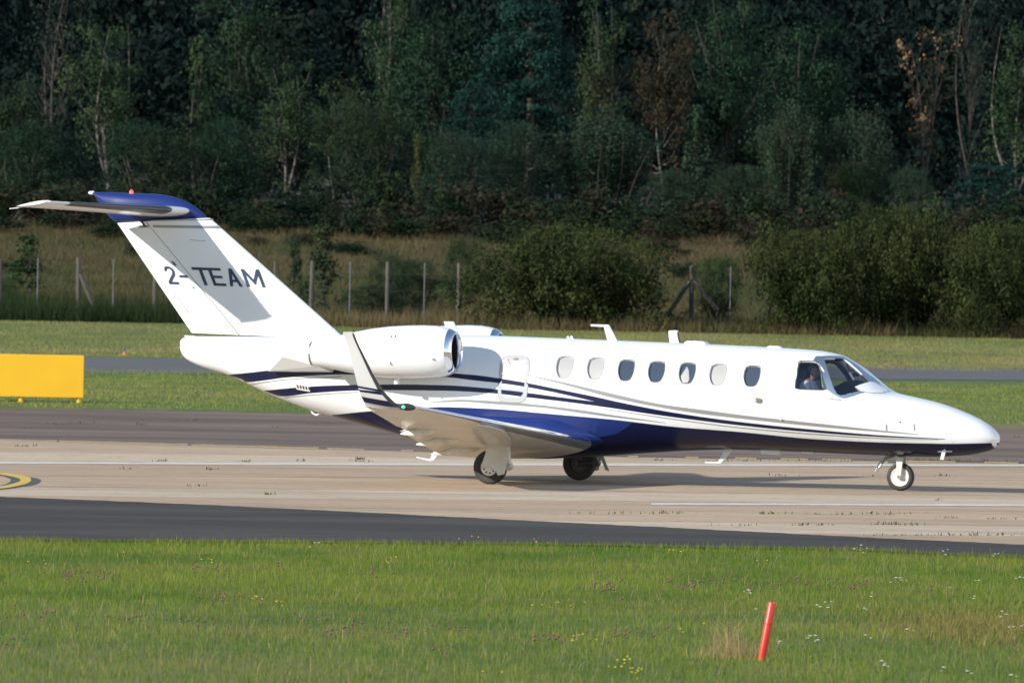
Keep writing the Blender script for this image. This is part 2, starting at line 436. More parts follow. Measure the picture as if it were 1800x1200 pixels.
def loc(px, py, lat):
    """pixel -> aircraft coordinates on the vertical plane at sideways distance lat (right side negative)"""
    d = ray(px, py)
    t = ((ORG - CAM) @ LF + lat) / (d @ LF)
    P = CAM + d*t - ORG
    return np.array([P @ FW, lat, P[2]])

# fuselage outline
top_px = [(316,604),(318,598),(324,593),(340,591),(400,591),(500,590),(600,588),(700,587),(800,588),(900,591),(1000,595),(1100,599),(1200,603),(1300,607.5),(1400,613),(1440,616.3),(1453,618),(1473,622.6),(1484,626),(1490,629.5),(1514.5,645),(1539,665),(1560,682),(1572,689),(1600,696),(1650,708),(1700,726),(1730,741),(1750,757),(1756,765),(1758.5,771)]
bot_px = [(316,606),(318,616),(324,627),(345,640),(405,660),(470,690),(540,717.5),(600,735),(700,763),(745,777),(800,790),(850,798),(900,803),(950,805.5),(1000,804),(1050,801.5),(1100,798),(1150,794.7),(1200,791.8),(1250,790),(1300,789.8),(1400,793),(1500,797.5),(1560,800),(1600,801.5),(1640,802),(1690,800),(1720,796),(1745,788.5),(1754,781.5),(1758.5,773)]
wid_px = [(316,.03),(318,.075),(324,.12),(340,.17),(400,.29),(500,.47),(600,.62),(700,.735),(800,.80),(900,.82),(1400,.82),(1440,.81),(1500,.775),(1550,.71),(1600,.63),(1650,.53),(1700,.40),(1730,.30),(1750,.18),(1756,.10),(1758.5,.02)]
TP = [loc(x, y, 0) for x, y in top_px]; BP = [loc(x, y, 0) for x, y in bot_px]
ZT = pchip([p[0] for p in TP], [p[2] for p in TP]); ZB = pchip([p[0] for p in BP], [p[2] for p in BP])
mid = lambda px: loc(px, 690, 0)[0]
WD = pchip([mid(x) for x, _ in wid_px], [w for _, w in wid_px])
X0 = max(TP[0][0], BP[0][0], mid(316)); X1 = min(TP[-1][0], BP[-1][0], mid(1758.5))
NE = 2.12
def sec(x):
    x = min(max(x, X0), X1)
    a, b = float(ZT(x)), float(ZB(x))
    return (a+b)/2, max((a-b)/2, .004), max(float(WD(x)), .004)
def surf_y(x, z):
    zc, h, w = sec(x); t = min(abs((z-zc)/h), .9995)
    return w*(1 - t**NE)**(1/NE)
def surf_n(x, z):
    """outward normal on the right side"""
    e = .01; y = surf_y(x, z)
    dx = (surf_y(x+e, z) - surf_y(x-e, z))/(2*e)
    zc, h, w = sec(x); t = (z-zc)/h
    Fy = NE*(max(y, 1e-4)/w)**(NE-1)/w; Fz = NE*abs(t)**(NE-1)/h*(1 if t > 0 else -1)
    n = np.array([-dx*Fy, -Fy, Fz]); return n/np.linalg.norm(n)
def on_skin(px, py, off=.003):
    lat = -.6
    for _ in range(14):
        p = loc(px, py, lat); zc, h, w = sec(p[0])
        lat = .5*lat + .5*(-surf_y(p[0], min(max(p[2], zc-h*.999), zc+h*.999)))
    zc, h, w = sec(p[0]); z = min(max(p[2], zc-h*.998), zc+h*.998)
    n = surf_n(p[0], z)
    return np.array([p[0], -surf_y(p[0], z), z]) + n*off

NS, NC = 190, 72
u = np.linspace(0, 1, NS); stx = X0 + (X1-X0)*(u - .035*np.sin(2*math.pi*u))
stx = np.unique(np.concatenate([stx, X1 - np.array([.002,.006,.015,.03,.06,.1]), X0 + np.array([.002,.008,.02,.05])]))
def skin_ring(x, inset=0.0):
    zc, h, w = sec(x); h -= inset; w -= inset; r = []
    for k in range(NC):
        a = 2*math.pi*k/NC; c, s = math.cos(a), math.sin(a)
        r.append((x, -w*math.copysign(abs(c)**(2/NE), c), zc + h*math.copysign(abs(s)**(2/NE), s)))
    return r
mb = MB(); mb.rings([skin_ring(x) for x in stx])
fus = mb.build('fuselage', [M['white'], M['interior']], jet)

# openings: polygons in photo pixels, cut through the skin
def dens(poly, k=4):
    out = []
    for i in range(len(poly)):
        a, b = poly[i], poly[(i+1) % len(poly)]
        for j in range(k): out.append((a[0]+(b[0]-a[0])*j/k, a[1]+(b[1]-a[1])*j/k))
    return out
def rounded(poly, it=2):
    for _ in range(it):
        q = []
        for i in range(len(poly)):
            a, b = poly[i], poly[(i+1) % len(poly)]
            q += [(a[0]*.75+b[0]*.25, a[1]*.75+b[1]*.25), (a[0]*.25+b[0]*.75, a[1]*.25+b[1]*.75)]
        poly = q
    return poly
def patch(poly, off, nr=4, scale=1.0):
    cx = sum(p[0] for p in poly)/len(poly); cy = sum(p[1] for p in poly)/len(poly)
    V = [on_skin(cx, cy, off)]; F = []; n = len(poly)
    for r in range(1, nr+1):
        s = scale*r/nr
        V += [on_skin(cx+(x-cx)*s, cy+(y-cy)*s, off) for x, y in poly]
    for i in range(n):
        F.append((0, 1+i, 1+(i+1) % n))
        for r in range(1, nr):
            a = 1+(r-1)*n; b = 1+r*n
            F.append((a+i, b+i, b+(i+1) % n, a+(i+1) % n))
    return V, F
def cutter(poly, out_off, in_off, flip=1):
    V1, F1 = patch(poly, out_off); V2, F2 = patch(poly, in_off); n = len(poly); b = len(V1)
    V = V1+V2; F = F1 + [tuple(i+b for i in f[::-1]) for f in F2]; l = len(V1)-n
    F += [(l+i, b+l+i, b+l+(i+1) % n, l+(i+1) % n) for i in range(n)]
    V = [(v[0], v[1]*flip, v[2]) for v in V]
    m = MB(); m.add(V, F)
    return m.build('cutter', None, jet)
WIN = []
for k, (x0, x1, y0, y1) in enumerate([(977.5,1008,626.4,664),(1032,1062,629,666),(1086,1115.5,632,669),(1139,1169,635,671.5),(1193,1223,637.3,674),(1247,1277,640,676.8),(1307,1336.7,642.5,679)]):
    shape = [(.18,0),(.97,0),(1,.2),(.98,.45),(.88,.74),(.68,1),(.2,1),(.06,.80),(0,.58),(.03,.32)]
    WIN.append(rounded([(x0+(x1-x0)*a, y0+(y1-y0)*b) for a, b in shape], 1))
C8 = lambda P: [(1380+x/8.18, 600+y/8.18) for x, y in P]
SIDE = rounded(C8([(205,284),(300,282),(445,288),(490,330),(595,660),(570,694),(380,690),(165,682),(140,640),(188,345)]), 1)
SHIELD = C8([(560,250),(600,241),(720,242),(835,246),(900,285),(1000,370),(1110,470),(1215,575),(1120,605),(1000,650),(1065,725),(960,740),(860,768),(800,777),(745,752),(690,655),(620,440)])
SHIELD_OUT = C8([(400,282),(440,214),(660,206),(850,212),(935,262),(1050,350),(1180,460),(1330,570),(1380,640),(1200,720),(1085,745),(985,780),(880,815),(800,812),(715,770),(600,690),(500,330)])
cav_x = [mid(x) for x in (1388,1420,1450,1480,1505,1530,1550)]
mb = MB(); rings = []
for i, x in enumerate(cav_x):
    r = skin_ring(x, .045); floor = sec(x)[0] - sec(x)[1]*(.55 - .07*i)
    rings.append([(a, b, max(c, floor)) for a, b, c in r])
mb.rings(rings)
cav = mb.build('cutter', M['interior'], jet)
cuts = [cav] + [cutter(w, .06, -.05) for w in WIN] + [cutter(SIDE, .06, -.12), cutter(SIDE, .06, -.12, -1), cutter(SHIELD, .08, -.16), cutter(SHIELD, .08, -.16, -1)]
for c in cuts:
    bmod = fus.modifiers.new('cut', 'BOOLEAN'); bmod.operation = 'DIFFERENCE'; bmod.solver = 'EXACT'; bmod.object = c
bpy.context.view_layer.update()
dg = bpy.context.evaluated_depsgraph_get()
cutme = bpy.data.meshes.new_from_object(fus.evaluated_get(dg))
fus.modifiers.clear(); old = fus.data; fus.data = cutme
bpy.data.meshes.remove(old)
for c in cuts:
    me = c.data; bpy.data.objects.remove(c); bpy.data.meshes.remove(me)
smooth_mesh(fus.data, 38)
fus.data.materials.clear(); fus.data.materials.append(M['white']); fus.data.materials.append(M['interior'])
for p in fus.data.polygons:                                  # the inside of the cockpit is dark trim
    c = p.center; zc, h, w = sec(c.x)
    r = (abs(c.y)/w)**NE + (abs(c.z-zc)/h)**NE
    p.material_index = 1 if (r < .93 and cav_x[0]-.02 < c.x < cav_x[-1]+.02) else 0

def patch_obj(name, poly, off, m, parent=fus, nr=4, scale=1.0):
    V, F = patch(poly, off, nr, scale); mb = MB(); mb.add(V, F)
    return mb.build(name, m, parent, smooth=60)
def band(name, P, Q, off, m, parent=fus, closed=True, thick=0.0):
    n = len(P); rows = [[on_skin(*P[i % n], off) for i in range(n+closed)], [on_skin((P[i % n][0]+Q[i % n][0])/2, (P[i % n][1]+Q[i % n][1])/2, off) for i in range(n+closed)], [on_skin(*Q[i % n], off) for i in range(n+closed)]]
    mb = MB(); mb.grid(rows)
    return mb.build(name, m, parent, smooth=60)
for k, w in enumerate(WIN):
    shaded = k in (0, 1, 5)
    p = patch_obj('cabin_window', w, -.030, M['shade'] if shaded else M['dark_pane'], fus, 4, 1.0)
    p['label'] = 'cabin window with pale shade drawn down' if shaded else 'dark cabin window'
    if k == 4:
        cx = sum(a[0] for a in w)/len(w); y0 = min(a[1] for a in w); y1 = max(a[1] for a in w)
        patch_obj('curtain', [(cx-4,y0+10),(cx-1,y0+5),(cx+2,y0+12),(cx+3,y1-8),(cx,y1-2),(cx-10,y1-2),(cx-12,y1-14)], -.024, M['shade'], p)
    q = w; cx = sum(a[0] for a in w)/len(w); cy = sum(a[1] for a in w)/len(w)
    band('window_frame', w, [(cx+(a-cx)*1.07, cy+(b-cy)*1.06) for a, b in w], .002, M['panel_line'], p)
patch_obj('cockpit_side_window', SIDE, -.02, M['side_glass'])
patch_obj('windshield', SHIELD, -.02, M['cockpit_glass'], nr=6)
cx = sum(a for a, _ in SIDE)/len(SIDE); cy = sum(b for _, b in SIDE)/len(SIDE)
band('side_window_seal', SIDE, [(cx+(a-cx)*1.045, cy+(b-cy)*1.045) for a, b in SIDE], .003, M['boot'])
band('windshield_frame', dens(SHIELD, 3), dens(SHIELD_OUT, 3), .004, M['brushed'])
fair = patch_obj('rain_fairing', C8([(1003,655),(1120,612),(1225,582),(1300,600),(1480,712),(1400,740),(1250,745),(1090,722)]), .012, M['white'])

# livery: strips lying on the right side of the skin, edges in photo pixels
def stripe(name, m, upper, lower, n=90, off=.003, nv=4):
    fu, fl = pchip(*zip(*upper)), pchip(*zip(*lower))
    a = max(upper[0][0], lower[0][0]); b = min(upper[-1][0], lower[-1][0])
    rows = []
    for j in range(nv+1):
        t = j/nv
        rows.append([on_skin(px, float(fu(px))*(1-t)+float(fl(px))*t, off) for px in np.linspace(a, b, n)])
    mb = MB(); mb.grid(rows)
    return mb.build(name, m, fus, smooth=60)
stripe('blue_stripe', M['navy'], [(403,658),(440,654.5),(473,651),(600,649),(700,649.5),(779,652),(797,655.6),(840,659.6),(877,664.7),(928,673),(963,680),(1045.5,696.8)],
       [(403,659),(433,671),(473,667),(500,663.5),(600,658),(700,657.5),(779,662),(840,669),(877,673),(928,680.5),(963,687),(1045.5,705.4)])
stripe('blue_stripe', M['navy'], [(465,686),(547,679),(600,676.8),(698,675.4),(783,676.9),(874,684),(926.5,690),(991.7,698.7),(1045.5,705.4)],
       [(465,687),(497,696),(547,690.5),(629,686),(681,685.4),(783,686.5),(874,691.6),(926.5,698),(991.7,705.6),(1045.5,712.6)])
stripe('blue_stripe', M['navy'], [(1045.5,696.8),(1105,710),(1190,725.6),(1300,741),(1411,752.8),(1550,764.7),(1661,771)],
       [(1045.5,712.6),(1077,717),(1133,725.6),(1190,733.5),(1300,747),(1411,757.8),(1550,767.5),(1661,771.8)])
stripe('grey_stripe', M['grey_stripe'], [(930,659),(992,671.8),(1077,691.6),(1162,710),(1247,721.5),(1300,728.6),(1439,744),(1578,759),(1616,763)],
       [(930,660),(992,676),(1077,699),(1162,716),(1247,729),(1300,735),(1439,749.4),(1578,761),(1616,763.6)])
stripe('grey_stripe', M['grey_stripe'], [(755,706.5),(809,702),(868,704.4),(950,711.4),(1020,720),(1077,729),(1133,737),(1170,742.5)],
       [(755,707.3),(809,705.8),(868,710),(950,716),(1020,725.6),(1077,732.7),(1133,739),(1170,743.2)])
stripe('pin_stripe', M['grey_stripe'], [(1060,717.5),(1180,735),(1300,750.3),(1439,762.3),(1578,770.3),(1650,772)], [(1060,718.5),(1180,736.6),(1300,752),(1439,764),(1578,771.6),(1650,772.8)], nv=1)
stripe('pin_stripe', M['grey_stripe'], [(440,674.5),(500,666.5),(600,661)], [(440,676),(500,668),(600,662.5)], nv=1)
stripe('pin_stripe', M['grey_stripe'], [(500,697.5),(560,692.3),(629,688)], [(500,699),(560,693.8),(629,689.5)], nv=1)
# blue belly wraps under the keel
bel = [(583,729),(665,721),(732,717),(783,715),(868,718.5),(950,725.6),(1077,737),(1190,750),(1300,758.6),(1439,771.7),(1578,777.8),(1661,779.4),(1700,779),(1740,778.2)]
BX, BZ = [], []
for px, py in bel:
    p = on_skin(px, py, 0); BX.append(p[0]); BZ.append(p[2])
BX.append(X1-.02); BZ.append(BZ[-1]+.004)
BF = pchip(BX, BZ)
rows = []
for x in list(np.linspace(BX[0], BX[-1], 150)) + [X1-.012, X1-.004, X1+.0]:
    zc, h, w = sec(x); zz = min(float(BF(x)), zc+h*.9); t0 = max(min((zz-zc)/h, .95), -.9995)
    a0 = math.asin(math.copysign(abs(t0)**(NE/2), t0)); row = []
    for k in range(41):
        a = a0 + (-math.pi - 2*a0)*k/40; c, s = math.cos(a), math.sin(a)
        e = 1 + .004/w
        row.append((x, -w*e*math.copysign(abs(c)**(2/NE), c), zc + (h+.004)*math.copysign(abs(s)**(2/NE), s)))
    rows.append(row)
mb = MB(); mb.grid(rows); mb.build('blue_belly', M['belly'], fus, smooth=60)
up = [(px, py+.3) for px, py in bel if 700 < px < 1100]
stripe('blue_sunlit_strip', M['blue'], [(690,719.5)]+up+[(1112,741.3)], [(690,748)]+[(px, py+34) for px, py in up if px < 1000]+[(1040,768),(1075,764),(1100,752),(1112,742)], off=.0065)  # painted sunlight: brighter blue over the belly side, front rounded like a reflection

# emergency exit: raised pale frame with inset panel, handle and red print
def quad_ring(q, n=48, e=5.0):
    out = []
    for k in range(n):
        a = 2*math.pi*(k+.5)/n; c, s_ = math.cos(a), math.sin(a); uu = .5+.5*math.copysign(abs(c)**(2/e), c); vv = .5+.5*math.copysign(abs(s_)**(2/e), s_)
        t = [q[0][i]*(1-uu)+q[1][i]*uu for i in (0, 1)]; b_ = [q[3][i]*(1-uu)+q[2][i]*uu for i in (0, 1)]
        out.append((t[0]*(1-vv)+b_[0]*vv, t[1]*(1-vv)+b_[1]*vv))
    return out
DO = quad_ring([(881,625),(932.5,625.5),(925.5,707.5),(874,706)])
cx, cy = 903.5, 666
DI = quad_ring([(885.5,634),(926,634.5),(920,698.5),(879.5,697.5)])
dr = band('exit_door_frame', DO, DI, .007, M['frame_pale'])
band('door_edge', DO, [(cx+(x-cx)*1.025, cy+(y-cy)*1.018) for x, y in DO], .006, M['panel_line'], dr)
patch_obj('door_panel_bar', [(879,680),(922,684),(921.5,688.5),(878.5,684.5)], .009, M['frame_pale'], dr)
patch_obj('door_panel_top', [(884,634),(926,634),(924,660),(881,658)], .0085, M['white'], dr, 2)
patch_obj('door_handle', [(902,629.5),(910,629.5),(911,633),(903,633.5)], .012, M['panel_line'], dr, 2)
patch_obj('handle_button', [(908,629.5),(911,630),(911,633),(908.5,633)], .014, M['red_print'], dr, 2)
patch_obj('red_arrow', [(893,632),(894.5,632),(896,637),(900,641),(899,642),(894.5,638.5)], .012, M['red_print'], dr, 2)
patch_obj('print_line', [(902,640.5),(913,641),(912.8,642.4),(902,642)], .012, M['shade'], dr, 2)

# panel joints, doors and small fittings
def pline(name, pts, wpx=.8, m='panel_line', off=.004):
    P = []; Q = []
    for i, (x, y) in enumerate(pts):
        a = pts[max(i-1, 0)]; b = pts[min(i+1, len(pts)-1)]; dx, dy = b[0]-a[0], b[1]-a[1]; l = math.hypot(dx, dy)
        P.append((x-dy/l*wpx/2, y+dx/l*wpx/2)); Q.append((x+dy/l*wpx/2, y-dx/l*wpx/2))
    mb = MB(); mb.grid([[on_skin(*p, off) for p in P], [on_skin(*p, off) for p in Q]])
    return mb.build(name, M[m], fus)
for x in (1558, 1607): pline('latch', [(x, 745), (x+.3, 756)], 2.0, 'panel_line', .008)
pline('radome_joint', [(1680, 724), (1676, 745), (1675, 762), (1676, 778)], .5)
for x in (958, 1231, 1388): pline('skin_joint', [(x+4, 628), (x+2, 655), (x, 690), (x, 712)], .4, 'panel_line', .0025)
pline('small_lettering', [(1459,700.5),(1470,702),(1480,703)], 1.6)
patch_obj('static_port', [(1581,740.5),(1583.5,740.5),(1583.5,743),(1581,743)], .006, M['steel_and_shade'], fus, 1)
patch_obj('oxygen_port', [(946,739),(953,739.5),(953,745),(946,745)], .012, M['white'], fus, 1)
patch_obj('door_latch', rounded([(1327,698),(1340,699.5),(1339.5,709),(1328,708.5)], 1), .012, M['chrome'], fus, 2)
pline('latch_handle', [(1318,703),(1330,703.5)], 2.2, 'white', .02)
pline('probe', [(1361,729),(1369,733),(1374,737)], 2.6, 'white', .03)
for k in range(5): pline('vent_slat', [(523+k*5, 676+k*.9), (525+k*5, 681.5+k*.9)], 2.4, 'black', .012)
patch_obj('vent_plate', [(518,673.5),(545,678.5),(545.5,688),(522,684)], .008, M['gearwhite'], fus, 2)

# wing-body fairing
rings = []
for px in np.linspace(690, 1125, 50):
    x = loc(px, 780, 0)[0]; zc, h, w = sec(x); q = (px-690)/435
    s = min(1, q/.35)*min(1, (1-q)/.35); s = s*s*(3-2*s)
    ztop = zc - h*(.55 - .40*s); ww = w*(.62 + .38*s) + .11*s; zb = zc - h*(.86 + .10*s); n = 2.2
    zm = (ztop+zb)/2; hh = (ztop-zb)/2
    rings.append([(x, -ww*math.copysign(abs(math.cos(a))**(2/n), math.cos(a)), zm+hh*math.copysign(abs(math.sin(a))**(2/n), math.sin(a))) for a in np.linspace(0, 2*math.pi, 48, endpoint=False)])
mb = MB(); mb.rings(rings); mb.build('wing_fairing', M['blue'], jet, smooth=60)

# aerofoil surfaces
def half_t(c): return 5*(.2969*math.sqrt(max(c, 0)) - .1260*c - .3516*c*c + .2843*c**3 - .1036*c**4)
def aero(name, secs, c0=0.0, c1=1.0, m=None, parent=jet, n=16, off=0.0):
    """secs: (leading edge, trailing edge, thickness ratio, thickness direction)"""
    cs = c0 + (c1-c0)*(1-np.cos(np.linspace(0, math.pi, n)))/2
    rings = []
    for le, te, tr, dirn in secs:
        le, te, dirn = np.array(le), np.array(te), np.array(dirn, float); ch = np.linalg.norm(te-le); r = []
        for c in cs[::-1]: r.append(le+(te-le)*c + dirn*(half_t(c)*tr*ch+off))
        for c in cs[1:] if c0 == 0 else cs: r.append(le+(te-le)*c - dirn*(half_t(c)*tr*ch+off))
        rings.append(r)
    mb = MB(); mb.rings(rings)
    return mb.build(name, m or M['white'], parent, smooth=35)
def lerp_secs(A, B, ts):
    out = []
    for t in ts: out.append(tuple(np.array(A[i])*(1-t)+np.array(B[i])*t if i != 2 else A[2]*(1-t)+B[2]*t for i in range(4)))
    return out
# vertical fin and rudder
Ya = (0, 1, 0)
FA = (loc(608,596,0), loc(337,585,0), .105, Ya); FB = (loc(369,383,0), loc(206,392,0), .11, Ya)
FIN = lerp_secs(FA, FB, np.linspace(0, 1, 9))
aero('fin', FIN, 0, .675, M['white'])
aero('fin_root', [(loc(640,612,0), loc(400,612,0), .10, Ya), (np.array(FA[0]), np.array(FA[0])*.325+np.array(FA[1])*.675, .105, Ya)], 0, 1, M['white'])
rud = aero('rudder', FIN, .683, 1.0, M['white'], off=-.002)
def fin_pt(px, py, off=.004):
    lat = -.08
    for _ in range(4):
        p = loc(px, py, lat); t = (p[2]-FA[0][2])/(FB[0][2]-FA[0][2])
        le = FA[0]*(1-t)+FB[0]*t; te = FA[1]*(1-t)+FB[1]*t
        t -= 0; c = (le[0]-p[0])/(le[0]-te[0]); ch = np.linalg.norm(te-le)
        lat = -(half_t(min(max(c, 0), 1))*(FA[2]*(1-t)+FB[2]*t)*ch)
    return np.array([p[0], lat-off, p[2]])
def fin_strip(name, P, Q, m, parent, off=.004, n=16):
    dP = [(np.interp(t, np.linspace(0,1,len(P)), [p[0] for p in P]), np.interp(t, np.linspace(0,1,len(P)), [p[1] for p in P])) for t in np.linspace(0, 1, n)]
    dQ = [(np.interp(t, np.linspace(0,1,len(Q)), [p[0] for p in Q]), np.interp(t, np.linspace(0,1,len(Q)), [p[1] for p in Q])) for t in np.linspace(0, 1, n)]
    mb = MB(); mb.grid([[fin_pt(*p, off) for p in dP], [fin_pt(*q, off) for q in dQ]])
    return mb.build(name, m, parent)
finp = bpy.data.objects['fin']
fin_strip('grey_fin_stripe', [(268,395.5),(386,397)], [(270,400),(390,402)], M['grey_stripe'], finp)
fin_strip('grey_fin_stripe', [(266,387),(374,384.5)], [(266,388.6),(376,387)], M['grey_stripe'], finp)
fin_strip('grey_fin_stripe', [(216,397.5),(260,395.5)], [(219,402),(263,400)], M['grey_stripe'], rud)
Zz = lambda P: [(x/3, 300+y/3) for x, y in P]
for P in ([(725,435),(765,440)], [(765,440),(995,748)], [(930,740),(995,748)], [(1000,365),(1085,372)]):
    a, b = Zz(P); dx, dy = b[0]-a[0], b[1]-a[1]; l = math.hypot(dx, dy); q = .45
    fin_strip('tab_joint', [(a[0]-dy/l*q, a[1]+dx/l*q), (b[0]-dy/l*q, b[1]+dx/l*q)], [(a[0]+dy/l*q, a[1]-dx/l*q), (b[0]+dy/l*q, b[1]-dx/l*q)], M['panel_line'], rud)
for P in ([(745,262),(765,295)], [(908,478),(928,500)], [(1014,612),(1026,620)]):
    a, b = Zz(P); fin_strip('hinge_gap', [(a[0]-2, a[1]), (b[0]-2, b[1])], [(a[0]+2, a[1]), (b[0]+2, b[1])], M['black'], finp, .008)
# registration
def glyph(name, x0, wd, polys, parent):
    mb = MB(); y0 = 503 + (x0-857)*.035
    for k, q in enumerate(polys):
        def pt(u_, v_):
            x = x0 + u_*wd + v_*36; y = y0 + u_*wd*.035 + v_*95
            return fin_pt(x/3, 300+y/3, .006+.0005*k)
        rows = []
        for a_ in np.linspace(0, 1, 6):
            rows.append([pt((q[0][0]*(1-b_)+q[1][0]*b_)*(1-a_)+(q[3][0]*(1-b_)+q[2][0]*b_)*a_, (q[0][1]*(1-b_)+q[1][1]*b_)*(1-a_)+(q[3][1]*(1-b_)+q[2][1]*b_)*a_) for b_ in np.linspace(0, 1, 4)])
        mb.grid(rows)
    return mb.build(name, M['letter'], parent)
R4 = lambda a, b, c, d: [(a, b), (c, b), (c, d), (a, d)]
o2 = [(.02,.28),(.08,.10),(.28,0),(.62,0),(.92,.10),(1,.30),(.92,.48),(.55,.72),(.34,.86)]
i2 = [(.27,.28),(.31,.18),(.40,.14),(.55,.14),(.70,.19),(.75,.30),(.67,.42),(.30,.66),(.02,.86)]
glyph('digit_two', 857, 54, [[o2[i], o2[i+1], i2[i+1], i2[i]] for i in range(8)] + [R4(.02,.86,1,1)], rud)
glyph('hyphen', 926, 44, [R4(0,.47,1,.61)], finp)
glyph('letter_t', 1008, 88, [R4(0,0,1,.15), R4(.40,.15,.60,1)], finp)
glyph('letter_e', 1093, 68, [R4(0,0,.25,1), R4(.25,0,1,.145), R4(.25,.43,.92,.57), R4(.25,.855,1,1)], finp)
glyph('letter_a', 1178, 68, [[(.38,0),(.62,0),(.25,1),(0,1)], [(.38,0),(.62,0),(1,1),(.75,1)], [(.28,.62),(.72,.62),(.78,.76),(.22,.76)]], finp)
glyph('letter_m', 1268, 98, [R4(0,0,.17,1), R4(.83,0,1,1), [(.17,0),(.5,.58),(.5,.90),(.17,.32)], [(.83,0),(.5,.58),(.5,.90),(.83,.32)]], finp)

# blue bullet on top of the fin
bt = [(163,338),(190,338),(233,339.5),(270,341),(300,345),(320,351),(335,358),(350,369),(362,381),(366,386)]
bb = [(163,340),(175,356),(186,373),(206,390),(240,389.5),(280,387),(320,385.5),(345,385),(366,386.5)]
f1, f2 = pchip(*zip(*bt)), pchip(*zip(*bb)); rings = []
for i, px in enumerate(np.concatenate([np.linspace(163.5, 350, 30), np.linspace(354, 365.8, 6)])):
    a, b = loc(px, float(f1(px)), 0), loc(px, float(f2(px)), 0); w = .012 + .115*math.sin(math.pi*min(1, max(0, (px-150)/222)))**.7
    rings.append([((a[0]+b[0])/2, -w*math.cos(t), (a[2]+b[2])/2 + (a[2]-b[2])/2*math.sin(t)) for t in np.linspace(0, 2*math.pi, 24, endpoint=False)])
mb = MB(); mb.rings(rings); bul = mb.build('tail_bullet', M['blue'], jet, smooth=50)
p = loc(231, 338, 0); mb = MB(); mb.lathe([(-.03,.034),(.0,.034),(.022,.028),(.038,.013),(.042,.002)], p, (0,0,1), 14, True); mb.build('red_beacon', M['red_lamp'], bul, smooth=50)
p = loc(163, 339, 0); mb = MB(); mb.lathe([(-.02,.03),(.05,.028),(.075,.012)], p, (-1,0,0), 10, True); mb.build('tail_light', M['white'], bul, smooth=50)

# horizontal stabiliser, both halves
Zv = (0, 0, 1)
le_r = loc(338, 371, -.02); te_r = loc(190, 374, -.02)
le_t = loc(87, 354.5, -3.1); te_t = loc(30, 363, -3.1)
for s in (1, -1):
    fl = np.array([1, s, 1])
    A = (le_r*fl, te_r*fl, .12, Zv); B = (le_t*fl, te_t*fl, .10, Zv); S = lerp_secs(A, B, np.linspace(0, 1, 8))
    st = aero('stabiliser', S, 0, .70, M['white']); aero('elevator', S[1:], .705, 1, M['white'], st, off=-.002)
    aero('deice_boot', S[1:-1], 0, .13, M['boot'], st, off=.004)
    mb = MB()
    e = np.array([0, -.05*s, .004])
    aero('stabiliser_tip', [(le_t*fl + np.array([.03,0,0]), te_t*fl - np.array([.03,0,0]), .13, Zv), (le_t*fl + e - np.array([.05,0,0]), te_t*fl + e, .10, Zv)], 0, 1, M['white'], st)
    for k in range(3):
        p = te_t*fl + (le_t-te_t)*fl*(.12+.27*k)
        MB().tube([p+np.array([-.03,0,-.03]), p+np.array([-.20,0,-.05])], .007, 6).build('static_wick', M['white'], st)

